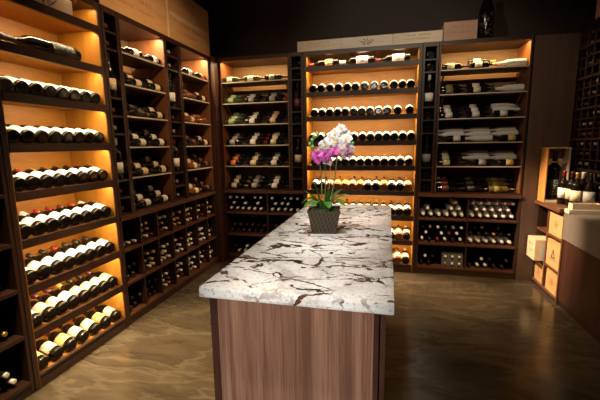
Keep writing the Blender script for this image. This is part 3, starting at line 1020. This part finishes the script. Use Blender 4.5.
# grey six-hole bottle box
gb = empty('bottle_carton', (0.69, YB + 0.03, ZC[0]))
tag(gb, 'grey carton with six capped bottle necks showing, bottom cubby of back right rack', 'box')
part('carton', [(-0.105, 0.105, 0.012, 0.28, 0.001, 0.16)], plain('grey_carton', (0.10, 0.10, 0.11), 0.6), gb, 0.004)
for i in range(3):
    for j in range(2):
        bm = bmesh.new(); ring_lathe(bm, [(0.012, 0), (0.012, 0.012), (0.008, 0.0125)], 14)
        c = link('bottle_cap', mesh('bottle_cap', bm, M['foil_white'] if (i + j) else M['foil_gold']), gb)
        c.matrix_local = Matrix.Translation((-0.07 + 0.07 * i, 0.012, 0.04 + 0.075 * j)) @ Matrix.Rotation(math.pi / 2, 4, 'X')

# ------------------------------------------------------------------ corner and filler panels
tag(part('corner_post', [(XL - 0.10, -1.903, YB - 0.10, YB + 0.12, 0, 2.375)], M['redwood'], None, 0.004),
    'tall wooden post filling the corner between left and back racks', 'post')
structure('trim_1', [(1.297, 1.66, YB, YB + 0.05, 0, 2.36)], M['panel'])
structure('trim_2', [(1.272 + .021, 1.2965, YB, YB + 0.05, 0.876, 2.375)], M['espresso_z'])


# ------------------------------------------------------------------ crates on top
def crate(name, x0, x1, y0, y1, z0, z1, label, mat, rz=0.0, loc=None, marks='front', mm='ink', group=None, seed=0, planks=1, endstrip=False):
    """wooden wine crate: carcass, recessed lid line, printed marks on the local front (-Y)"""
    root = empty(name, loc or (0, 0, 0), rz)
    tag(root, label, 'crate', group)
    r2 = random.Random(seed + 5)
    t = 0.012
    # end boards, front/back boards, lid, bottom
    part('long_board', [(x0 + t, x1 - t, y0, y0 + t, z0, z1)], mat, root)
    part('long_board', [(x0 + t, x1 - t, y1 - t, y1, z0, z1)], mat, root)
    part('end_board', [(x0, x0 + t - .0005, y0, y1, z0, z1)], mat, root)
    part('end_board', [(x1 - t + .0005, x1, y0, y1, z0, z1)], mat, root)
    part('lid', [(x0 + t, x1 - t, y0 + t + .0005, y1 - t - .0005, z1 - 0.010, z1 - 0.002)], mat, root)
    part('bottom_board', [(x0 + t, x1 - t, y0 + t + .0005, y1 - t - .0005, z0 + 0.001, z0 + 0.010)], mat, root)
    if endstrip: part('pale_batten', [(x0 + t, x1 - t, y0 - 0.004, y0 - .0002, z1 - 0.040, z1)], M['pine_pale'], root)
    # printed marks: a crest of strokes and a couple of rows of broken letter-like strokes
    W, Hh = x1 - x0, z1 - z0
    bm = bmesh.new()
    yy = (y0 - 0.0009, y0 - 0.0002)
    cx = (x0 + x1) / 2
    def stroke(ax, az, bx, bz, wd):
        d = Vector((bx - ax, bz - az)); n = Vector((-d.y, d.x)).normalized() * wd / 2
        prism(bm, [(ax + n.x, az + n.y), (bx + n.x, bz + n.y), (bx - n.x, bz - n.y), (ax - n.x, az - n.y)], 'Y', yy[0], yy[1])
    if marks == 'front':
        for row, hz in ((0.66, 0.13), (0.36, 0.08)):
            x = cx - W * 0.26
            while x < cx + W * 0.26:
                hgt = Hh * hz
                zc = z0 + Hh * row
                if r2.random() < 0.8:
                    stroke(x, zc, x + hgt * 0.15, zc + hgt, hgt * 0.22)
                    if r2.random() < 0.6: stroke(x, zc + hgt * 0.5, x + hgt * 0.5, zc + hgt * 0.5, hgt * 0.18)
                x += hgt * r2.uniform(0.7, 1.0)
    elif marks == 'emblem':
        s = Hh * 0.34
        zc = z0 + Hh * 0.5
        for a in range(7):
            t0 = a * 2 * math.pi / 7
            stroke(cx + 0.3 * s * math.cos(t0), zc + 0.3 * s * math.sin(t0), cx + s * 1.6 * math.cos(t0 + .5), zc + s * math.sin(t0 + .5), s * 0.16)
        for sgn in (-1, 1):
            stroke(cx + sgn * 0.4 * s, zc - s, cx + sgn * 2.0 * s, zc + s * 0.4, s * 0.16)
    elif marks == 'crest':
        s = min(W, Hh) * 0.16
        zc = z0 + Hh * 0.52
        stroke(cx - s * .8, zc - s, cx, zc + s, s * .35); stroke(cx + s * .8, zc - s, cx, zc + s, s * .35)
        stroke(cx - s, zc - s, cx + s, zc - s, s * .3)
        x = cx - W * 0.25
        while x < cx + W * 0.25:
            stroke(x, z0 + Hh * 0.26, x, z0 + Hh * 0.31, Hh * 0.014); x += Hh * 0.045
    elif marks == 'round':
        s = min(W, Hh) * 0.15; zc = z0 + Hh * 0.52
        for a in range(12):
            t0, t1 = a * math.pi / 6, (a + 1) * math.pi / 6
            stroke(cx + s * math.cos(t0), zc + s * math.sin(t0), cx + s * math.cos(t1), zc + s * math.sin(t1), s * .22)
        stroke(cx, zc - s * .6, cx, zc + s * .6, s * .3); stroke(cx - s * .5, zc, cx + s * .5, zc, s * .3)
    link('printed_marks', mesh('printed_marks', bm, M[mm]), root)
    return root


LR = math.pi / 2
# left wall: local x = world Y, local y = into wall
crate('wooden_crate', 0, 0.80, 0.0, 0.34, 0, 0.235, 'wide crate on the left racks, lower one of the near pair', M['pine'], LR, (XL + 0.0, 2.245, 2.376), 'front', 'ink_red', seed=1)
crate('wooden_crate', 0, 0.80, 0.0, 0.34, 0, 0.235, 'wide crate on the left racks, upper one of the near pair', M['pine'], LR, (XL + 0.0, 2.245, 2.6115), 'front', 'ink_red', seed=2)
crate('wooden_crate', 0, 0.765, 0.0, 0.34, 0, 0.235, 'wide crate on the left racks near the corner, lower of two', M['pine'], LR, (XL + 0.0, 3.075, 2.376), 'front', 'ink_red', seed=3, endstrip=True)
crate('wooden_crate', 0, 0.765, 0.0, 0.34, 0, 0.235, 'wide crate on the left racks near the corner, upper of two', M['pine'], LR, (XL + 0.0, 3.075, 2.6115), 'front', 'ink_red', seed=4)
tag(part('crate_end_slat', [(XL + 0.0, XL - 0.02, 3.0465, 3.0735, 2.376, 2.846)], M['pine_pale'], None), 'pale upright slat between the two stacks of crates on the left racks', 'slat')
crate('wooden_crate', 0, 0.36, 0.0, 0.30, 0, 0.10, 'pale crate with dark emblem in the top slot of the left lit case', M['pine_pale'], LR, (XL - 0.03, 1.68, 2.219), 'emblem', 'ink', seed=6)
# back wall
crate('flat_wooden_crate', -0.970, -0.502, 0, 0.3, 0, 0.104, 'flat pale crate on the back racks, farthest left of three in line', M['pine_pale'], 0, (0, YB, 2.376), 'front', 'ink_red', seed=7)
crate('flat_wooden_crate', -0.499, 0.018, 0, 0.3, 0, 0.104, 'flat pale crate with large dark emblem, middle of three on the back racks', M['pine_pale'], 0, (0, YB, 2.376), 'emblem', 'ink', seed=8)
crate('flat_wooden_crate', 0.021, 0.488, 0, 0.3, 0, 0.104, 'flat pale crate on the back racks beside the taller pinkish crate', M['pine_pale'], 0, (0, YB, 2.376), 'front', 'ink', seed=9)
crate('wooden_crate', 0.497, 0.795, 0, 0.28, 0, 0.170, 'squarer pinkish crate with red marks on the back racks', M['pine_pink'], 0, (0, YB, 2.376), 'front', 'ink_red', seed=10)

# decorated giant bottle on top
gk = 1.55
gbot = bottle(Matrix.Translation((0.885, YB + 0.08, 2.376)), 'giant black bottle with gilt etched pattern standing on the back racks', shape='champagne', lab=None, foil='foil_black', k=gk)
bm = bmesh.new()
r3 = random.Random(3)
for i in range(46):
    a0 = -math.pi / 2 + r3.uniform(-1.2, 1.2); z0 = r3.uniform(0.02, 0.235); a = a0; zz = z0
    R = 0.0435 * gk + 0.0006
    for s in range(4):
        a1, z1 = a + r3.uniform(-.16, .16), zz + r3.uniform(-.012, .012)
        p = []
        for aa, zq in ((a, zz), (a1, z1)):
            p.append((R * math.cos(aa), R * math.sin(aa), zq))
        if z1 < 0.25 and z1 > 0.01:
            v = [bm.verts.new(q) for q in (p[0], p[1], (p[1][0], p[1][1], p[1][2] + 0.005), (p[0][0], p[0][1], p[0][2] + 0.005))]
            bm.faces.new(v)
        a, zz = a1, z1
link('gilt_pattern', mesh('gilt_pattern', bm, plain('gilt', (0.14, 0.11, 0.07), 0.5, 0.3)), gbot)

# ------------------------------------------------------------------ island
isl = empty('island_cabinet', (-0.30, 1.14, 0))
tag(isl, 'long walnut island cabinet standing in the middle of the floor', 'cabinet')
X0, X1, Y1 = -0.632, 0.006, 2.80
ix = lambda a: a + 0.30
iy = lambda a: a - 1.14
part('carcass', [(ix(X0 + 0.02), ix(X1 - 0.02), iy(1.165), iy(Y1), 0.06, 0.8815)], M['island_dark'], isl)
part('front_panel', [(ix(-0.600), ix(-0.033), iy(1.14), iy(1.1645), 0.0, 0.8815)], M['island'], isl, 0.002)
part('corner_post', [(ix(X0), ix(-0.6008), iy(1.142), iy(1.20), 0.0, 0.8815)], M['island_dark'], isl, 0.002)
part('corner_post', [(ix(-0.0322), ix(-0.0165), iy(1.141), iy(1.1645), 0.0, 0.8815)], M['island_dark'], isl, 0.001)
part('corner_post', [(ix(-0.0115), ix(X1), iy(1.142), iy(1.20), 0.0, 0.8815)], M['island_dark'], isl, 0.001)
part('toe_kick', [(ix(X0 + 0.05), ix(X1 - 0.05), iy(1.2), iy(Y1 - 0.04), 0.0, 0.0595)], M['espresso_x'], isl)
for i in range(3):
    a = 1.205 + i * 0.532
    for side_, (xa, xb) in (('r', (X1 - 0.0195, X1)), ('l', (X0, X0 + 0.0195))):
        dr = part('cabinet_door', [(ix(xa), ix(xb), iy(a), iy(a + 0.525), 0.07, 0.876)], M['island_dark'], isl, 0.002)
bm = bmesh.new()
for z in (0.81, 0.72, 0.62, 0.60, 0.51, 0.44):
    part('hinge_stud', [(ix(-0.0160), ix(-0.0120), iy(1.146), iy(1.156), z, z + 0.010)], M['chrome'], isl)


bm = bmesh.new()
box(bm, -0.625, 0.030, 1.056, 2.845, 0.882, 0.920)
ct = link('granite_countertop', mesh('granite_countertop', bm, M['granite'], False, 0.009))
tag(ct, 'polished white granite slab with dark and rust veins on the walnut island', 'countertop')

# ------------------------------------------------------------------ orchid
PX, PY = -0.335, 1.92
orc = empty('potted_orchid', (PX, PY, 0.9215))
tag(orc, 'white and magenta orchid in a square woven pot on the granite island', 'plant')
bm = bmesh.new()
b0, b1, hh, t = 0.064, 0.086, 0.124, 0.006
def sq(s, z): return [bm.verts.new((x * s, y * s, z)) for x, y in ((-1, -1), (1, -1), (1, 1), (-1, 1))]
q0, q1, q2, q3 = sq(b0, 0), sq(b1, hh), sq(b1 - t, hh), sq(b1 - t - 0.003, hh - 0.02)
bm.faces.new(q0[::-1])
for A, B in ((q0, q1), (q1, q2), (q2, q3)):
    for i in range(4): bm.faces.new((A[i], A[(i + 1) % 4], B[(i + 1) % 4], B[i]))
bm.faces.new(q3)
pot = link('pot', mesh('pot', bm, M['basket']), orc); pot.rotation_euler = (0, 0, math.radians(8))
bm = bmesh.new()
for i in range(4):
    s = b1 + 0.002
    c = [(-s, -s, s, -s + .006), (s - .006, -s, s, s), (-s, s - .006, s, s), (-s, -s, -s + .006, s)][i]
    box(bm, c[0], c[2], c[1], c[3], hh - 0.006, hh + 0.003)
link('rim', mesh('rim', bm, M['basket']), pot)
bm = bmesh.new()
bmesh.ops.create_icosphere(bm, subdivisions=3, radius=1.0)
for v in bm.verts:
    v.co = Vector((v.co.x * 0.082, v.co.y * 0.082, hh - 0.016 + v.co.z * 0.018 * (1 + 0.5 * rnd.random())))
link('moss', mesh('moss', bm, M['moss'], True), orc)


def leaf(base, tip, width, droop, name='leaf'):
    bm = bmesh.new(); n = 10
    b_ = Vector(base); t_ = Vector(tip)
    d = t_ - b_; sd = d.cross(Vector((0, 0, 1)))
    sd = sd.normalized() if sd.length > 1e-4 else Vector((1, 0, 0))
    rows = []
    for i in range(n + 1):
        s = i / n
        p = b_ + d * s + Vector((0, 0, droop * math.sin(math.pi * s)))
        wv = width * (math.sin(math.pi * min(1, s * 0.86 + 0.10)) ** 0.7)
        fold = 0.28 * wv
        rows.append([bm.verts.new(p + sd * wv * k + Vector((0, 0, abs(k) * fold))) for k in (-1, -.5, 0, .5, 1)])
    for A, B in zip(rows, rows[1:]):
        for k in range(4): bm.faces.new((A[k], A[k + 1], B[k + 1], B[k]))
    bmesh.ops.solidify(bm, geom=list(bm.faces), thickness=0.002)
    return link(name, mesh(name, bm, M['leaf'], True), orc)


def lp(x, y, z): return (x - PX, y - PY, z - 0.9215)
for b_, t_, w_, d_ in [
    ((-.345, 1.92, 1.04), (-.435, 1.87, 1.150), .032, .015), ((-.345, 1.92, 1.04), (-.395, 1.90, 1.205), .030, .010),
    ((-.340, 1.92, 1.04), (-.460, 1.90, 1.075), .026, .045), ((-.325, 1.92, 1.04), (-.190, 1.90, 1.125), .030, .030),
    ((-.325, 1.91, 1.04), (-.215, 1.84, 1.080), .030, .040), ((-.325, 1.93, 1.04), (-.240, 1.97, 1.150), .026, .020),
    ((-.345, 1.90, 1.04), (-.380, 1.82, 1.075), .030, .040), ((-.330, 1.92, 1.04), (-.300, 1.90, 1.160), .024, .010),
    ((-.330, 1.90, 1.04), (-.290, 1.81, 1.070), .028, .040), ((-.350, 1.90, 1.04), (-.430, 1.83, 1.060), .026, .040)]:
    leaf(lp(*b_), lp(*t_), w_, d_)


def tube(pts, r, mat, name, parent):
    bm = bmesh.new(); seg = 8; rings = []
    P = [Vector(p) for p in pts]
    # smooth the path
    Q = []
    for i in range(len(P) - 1):
        p0 = P[max(0, i - 1)]; p1 = P[i]; p2 = P[i + 1]; p3 = P[min(len(P) - 1, i + 2)]
        for s in range(5):
            t_ = s / 5
            Q.append(0.5 * ((2 * p1) + (-p0 + p2) * t_ + (2 * p0 - 5 * p1 + 4 * p2 - p3) * t_ ** 2 + (-p0 + 3 * p1 - 3 * p2 + p3) * t_ ** 3))
    Q.append(P[-1])
    for i, p in enumerate(Q):
        d = (Q[min(i + 1, len(Q) - 1)] - Q[max(0, i - 1)]).normalized()
        a = d.cross(Vector((0, 1, 0.01))).normalized(); b_ = d.cross(a)
        rings.append([bm.verts.new(p + a * r * math.cos(2 * math.pi * k / seg) + b_ * r * math.sin(2 * math.pi * k / seg)) for k in range(seg)])
    for A, B in zip(rings, rings[1:]):
        for k in range(seg): bm.faces.new((A[k], A[(k + 1) % seg], B[(k + 1) % seg], B[k]))
    bm.faces.new(rings[0][::-1]); bm.faces.new(rings[-1])
    return link(name, mesh(name, bm, mat, True), parent)


tube([lp(-.350, 1.92, 1.04), lp(-.350, 1.92, 1.20), lp(-.365, 1.91, 1.33), lp(-.395, 1.90, 1.41), lp(-.36, 1.90, 1.445)], .0032, M['stem'], 'flower_stem', orc)
tube([lp(-.335, 1.93, 1.04), lp(-.330, 1.93, 1.22), lp(-.335, 1.92, 1.32), lp(-.345, 1.91, 1.37), lp(-.32, 1.90, 1.345)], .0032, M['stem'], 'flower_stem', orc)
tube([lp(-.310, 1.92, 1.04), lp(-.280, 1.92, 1.20), lp(-.265, 1.92, 1.34), lp(-.262, 1.91, 1.43), lp(-.23, 1.90, 1.46), lp(-.20, 1.89, 1.42)], .0032, M['stem'], 'flower_stem', orc)
tube([lp(-.318, 1.935, 1.04), lp(-.300, 1.935, 1.34)], .0022, M['stake'], 'support_stake', orc)
tube([lp(-.300, 1.935, 1.04), lp(-.262, 1.935, 1.36)], .0022, M['stake'], 'support_stake', orc)


def flower_meshes(pm, lm):
    bm = bmesh.new()
    def petal(ang, ln, wd, zoff):
        n = 6; rows = []
        for i in range(n + 1):
            s = i / n
            wv = wd * math.sin(math.pi * (0.08 + 0.90 * s) ** 0.8) if s < 1 else wd * 0.12
            y = -0.004 - 0.012 * math.sin(s * 2.4) + zoff
            c_ = ln * s
            rows.append([bm.verts.new((c_ * math.cos(ang) - k * wv * math.sin(ang), y + 0.006 * k * k, c_ * math.sin(ang) + k * wv * math.cos(ang))) for k in (-1, -.5, 0, .5, 1)])
        for A, B in zip(rows, rows[1:]):
            for k in range(4): bm.faces.new((A[k], A[k + 1], B[k + 1], B[k]))
    for a in (90, 215, 325): petal(math.radians(a), 0.034, 0.012, 0.003)
    for a in (8, 172): petal(math.radians(a), 0.036, 0.022, 0.0)
    bmesh.ops.solidify(bm, geom=list(bm.faces), thickness=0.0008)
    a_ = mesh('flower', bm, pm, True)
    bm = bmesh.new()
    bmesh.ops.create_icosphere(bm, subdivisions=2, radius=1)
    for v in bm.verts: v.co = Vector((v.co.x * 0.006 * (1.4 if v.co.z < 0 else 1), v.co.y * 0.006 - 0.016, v.co.z * 0.010 - 0.004))
    return a_, mesh('lip', bm, lm, True)


FW = flower_meshes(M['petal_white'], M['lip_yellow'])
FB = flower_meshes(M['petal_blush'], M['lip_pink'])
FP = flower_meshes(M['petal_pink'], M['lip_pink'])
fl = [(-.268, 1.451, FW, 0), (-.242, 1.475, FW, .02), (-.208, 1.424, FW, 0), (-.315, 1.396, FW, -.03), (-.262, 1.412, FW, -.02), (-.226, 1.392, FW, .01),
      (-.200, 1.372, FB, 0), (-.283, 1.432, FW, .03), (-.222, 1.448, FW, .035), (-.245, 1.38, FW, .03), (-.298, 1.42, FW, .03),
      (-.370, 1.343, FP, 0), (-.323, 1.336, FP, -.02), (-.268, 1.362, FP, -.02), (-.315, 1.308, FB, .01), (-.352, 1.318, FP, .02), (-.345, 1.36, FB, .03), (-.29, 1.345, FP, .02),
      (-.213, 1.345, FB, .03)]
for x, z, (fm, lm_), dy in fl:
    o = link('flower', fm, orc)
    o.location = lp(x, 1.88 + dy, z)
    o.rotation_euler = (rnd.uniform(-.35, .2), rnd.uniform(-.5, .5), rnd.uniform(-.5, .6))
    sc_ = rnd.uniform(0.92, 1.08); o.scale = (sc_,) * 3
    link('lip', lm_, o)
for x, z in ((-.397, 1.42), (-.385, 1.44), (-.41, 1.40), (-.395, 1.385), (-.365, 1.45), (-.18, 1.40)):
    bm = bmesh.new(); bmesh.ops.create_icosphere(bm, subdivisions=2, radius=1)
    for v in bm.verts: v.co = Vector((v.co.x * .009, v.co.y * .009, v.co.z * .012))
    o = link('flower_bud', mesh('flower_bud', bm, M['leaf'], True), orc); o.location = lp(x, 1.90, z)

# ------------------------------------------------------------------ right side: low unit with crates, ledge, stone counter
ru = empty('crate_shelf_unit', (XR + 0.18, 3.65, 0))
tag(ru, 'low wooden shelf unit with crates by the right corner', 'shelf')
def rp(name, b_, m, bev=0.0, parent=None):
    return part(name, [(b_[0] - XR - .18, b_[1] - XR - .18, b_[2] - 3.65, b_[3] - 3.65, b_[4], b_[5])], m, parent or ru, bev)
rp('end_panel', (XR, XR + .40, 3.368, 3.388, 0, .800), M['ledge'], .002)
rp('end_panel', (XR, XR + .40, 3.900, 3.918, 0, .800), M['espresso_z'])
rp('divider', (XR + .004, XR + .40, 3.672, 3.694, 0.050, .800), M['ledge'])
rp('back_panel', (XR + .405, XR + .42, 3.368, 3.918, 0, .800), M['espresso_z'])
rp('shelf', (XR - .002, XR + .40, 3.3885, 3.8995, 0.030, .050), M['ledge'])
for a, b_ in ((3.3885, 3.6715), (3.6945, 3.8995)):
    rp('shelf', (XR, XR + .40, a, b_, 0.262, .280), M['ledge'])
    rp('shelf', (XR, XR + .40, a, b_, 0.550, .568), M['ledge'])
rp('ledge_top', (XR - .035, 1.995, 3.385, 3.918, 0.8005, .835), M['ledge'], .003)
rp('plinth', (XR + .01, XR + .03, 3.3885, 3.8995, 0.0, .0295), M['espresso_z'])
RR = -math.pi / 2   # local x = -world Y, local y = world X  (front faces -X)
PIN = M['pine']
crate('wooden_crate', 0, .268, 0, .32, 0, .195, 'upright crate with round emblem, top shelf of the low right unit', PIN, RR, (XR + .01, 3.665, .569), 'round', 'ink_red', seed=21)
crate('wooden_crate', 0, .268, 0, .32, 0, .235, 'crate with pointed emblem, middle shelf of the low right unit', PIN, RR, (XR + .01, 3.665, .281), 'crest', 'ink', seed=22)
crate('wooden_crate', 0, .190, 0, .32, 0, .190, 'crate on the bottom shelf, far side, of the low right unit', PIN, RR, (XR + .01, 3.892, .051), 'round', 'ink_red', seed=23)
crate('wooden_crate', 0, .232, 0, .32, 0, .190, 'crate on the bottom shelf, near side, of the low right unit', PIN, RR, (XR + .01, 3.628, .051), 'round', 'ink_red', seed=24)
cb = crate('wooden_crate', 0, .190, 0, .40, 0, .200, 'crate pulled halfway out of the middle shelf, pale sticker on its side', M['pine_pale'], RR, (XR - .075, 3.892, .281), 'front', 'ink_red', seed=25)
part('pale_sticker', [(0.1902, 0.1912, 0.05, 0.155, 0.03, 0.15)], M['paper_blue'], cb)


# stone counter and cabinet below
rc = empty('bar_cabinet', (XR + .25, 2.2, 0))
tag(rc, 'dark reddish cabinet running forward along the right wall under the stone', 'cabinet')
def cp(name, b_, m, bev=0.0):
    return part(name, [(b_[0] - XR - .25, b_[1] - XR - .25, b_[2] - 2.2, b_[3] - 2.2, b_[4], b_[5])], m, rc, bev)
cp('carcass', (XR + .03, 1.995, 0.4, 3.366, 0.0, .584), M['redwood'])
for i in range(5):
    a = 0.42 + i * 0.589
    cp('front_panel', (XR + .008, XR + .0295, a, a + .587, 0.05, .578), M['redwood'], .002)
cp('toe_kick', (XR + .02, XR + .0295, .42, 3.366, 0.0, .049), M['espresso_x'])
so = part('stone_counter', [(XR - .004, 1.995, 0.4, 3.366, .585, .815)], M['grey_stone'], None, .004)
tag(so, 'thick grey stone counter slab on the dark right cabinet', 'countertop')
tag(part('stone_upstand', [(XR - .015, 1.64, 3.265, 3.350, .8155, .850)], M['cream_stone'], None, .004),
    'cream stone strip lying across the far end of the grey counter', 'slab')
wb = empty('small_open_box', (1.548, 3.308, .8505))
tag(wb, 'small pale open box on the cream stone strip at the right edge', 'box')
part('bottom', [(-.1, .1, -.035, .035, 0, .004)], M['pine_pale'], wb)
for b_ in ((-.1, .1, -.035, -.030, .0042, .048), (-.1, .1, .030, .035, .0042, .048)):
    part('long_side', [b_], M['pine_pale'], wb)
for b_ in ((-.1, -.095, -.0298, .0298, .0042, .048), (.095, .1, -.0298, .0298, .0042, .048)):
    part('end_side', [b_], M['pine_pale'], wb)

# boxed magnum
bx = empty('open_presentation_box', (1.512, 3.825, .8355))
tag(bx, 'tall open pine box holding a big bottle on the right ledge', 'box')
Wb, Db, Hb, tb = .185, .15, .505, .009
part('side_board', [(-Wb / 2, -Wb / 2 + tb, -Db / 2, Db / 2, 0, Hb)], wood('box_pine_warm_lit', (.50, .20, .05), (.66, .30, .08), 'Z', .55, 12, .08), bx, .001)  # left board only: warm lamplight put into its orange colour
part('side_board', [(Wb / 2 - tb, Wb / 2, -Db / 2, Db / 2, 0, Hb)], M['pine_pale'], bx, .001)
part('back_board', [(-Wb / 2 + tb + .0005, Wb / 2 - tb - .0005, Db / 2 - tb, Db / 2, 0, Hb)], M['pine_pale'], bx)
part('top_board', [(-Wb / 2 + tb + .0005, Wb / 2 - tb - .0005, -Db / 2, Db / 2 - tb - .0005, Hb - tb, Hb)], M['pine_pale'], bx)
part('bottom_board', [(-Wb / 2 + tb + .0005, Wb / 2 - tb - .0005, -Db / 2, Db / 2 - tb - .0005, 0, .018)], M['pine_pale'], bx)
part('neck_board', [(-Wb / 2 + tb + .0005, -.03, -.045, -.033, .365, .378), (.03, Wb / 2 - tb - .0005, -.045, -.033, .365, .378), (-.03, .03, -.045, -.036, .365, .378)], M['pine'], bx)
bottle(Matrix.Translation((1.512, 3.825, .8355 + .019)), 'big black-labelled bottle standing inside the tall open pine box', lab='black', foil='foil_black', k=1.5, lz=(.03, .13), ang=80)

for x, y, lab, fo, sh, gl, d in [
    (1.533, 3.66, 'white', 'foil_red', 'bordeaux', 'glass', 'red-capped bottle with white label, first from the pine box on the right ledge'),
    (1.559, 3.575, 'cream', 'foil_maroon', 'bordeaux', 'glass', 'maroon-capped bottle with cream label, second from the pine box on the right ledge'),
    (1.546, 3.46, 'cream', 'foil_gold', 'bordeaux', 'glass', 'gold-capped bottle, third from the pine box on the right ledge'),
    (1.612, 3.51, None, 'foil_white', 'bordeaux', 'glass', 'pale-capped bottle, fourth from the pine box on the right ledge'),
    (1.612, 3.395, 'grey', 'foil_black', 'burgundy', 'glass', 'dark sloping-shouldered bottle behind the small open box on the right ledge')]:
    bottle(orient((x, y, .8355), (0, 0, 1), (-0.42, -0.9, 0)), d, shape=sh, lab=lab, foil=fo, glass=gl, lz=(.06, .15), ang=90)

# lattice rack on the right wall
lat = empty('lattice_rack', (1.67, 3.3, 0.86))
tag(lat, 'tall dark lattice bottle rack on the right wall above the ledge', 'wine rack')
LX0, LX1, LY0, LY1, LZ0, LZ1 = 1.67, 1.98, 2.5, 3.915, .86, 2.41
def latp(name, b_, m):
    return part(name, [(b_[0] - 1.67, b_[1] - 1.67, b_[2] - 3.3, b_[3] - 3.3, b_[4] - .86, b_[5] - .86)], m, lat)
latp('back_panel', (1.965, 1.98, LY0, LY1, LZ0, LZ1), M['panel'])
y = LY1 - .012
ys = []
while y > LY0:
    ys.append(y); y -= .108
for y in ys:
    latp('upright', (1.67, 1.685, y - .008, y + .008, LZ0, LZ1), M['espresso_z'])
    latp('upright', (1.90, 1.915, y - .008, y + .008, LZ0, LZ1), M['espresso_z'])
zz = LZ0 + .02
zi = 0
while zz < LZ1:
    th = .010 if zi % 3 == 0 else .005
    latp('rail', (1.655 if zi % 3 == 0 else 1.663, 1.6695, LY0, LY1, zz - th, zz + th), M['espresso_x'])
    latp('rail', (1.9155, 1.925, LY0, LY1, zz - .006, zz + .006), M['espresso_x'])
    if True:
        for a, b_ in zip(ys, ys[1:]):
            if b_ < 2.9 or zz + .1 > LZ1: continue
            if rnd.random() < (.95 if a > 3.85 else .75 if a > 3.7 else .42):
                m = orient(((1.955, (a + b_) / 2, zz + .012 + .034)), (-1, 0, 0), (0, 0, 1))
                stuff_bottle(m, rnd.choice(['foil_white', 'foil_maroon', 'foil_gold', 'foil_white']), .88)
    zz += .0885; zi += 1
st = link('neck_out_bottles', mesh('neck_out_bottles', stuff, [M[f] for f in FOILS]))
st['kind'] = 'stuff'
tag(st, 'dark wine bottles with small bright caps binned in cubbies and lattice', 'bottles')
crate('wooden_crate', 0, .62, 0, .28, 0, .30, 'brown crate on top of the lattice rack in the upper right corner', M['pine_pink'], RR, (1.675, 3.74, 2.411), 'front', 'ink', seed=31)
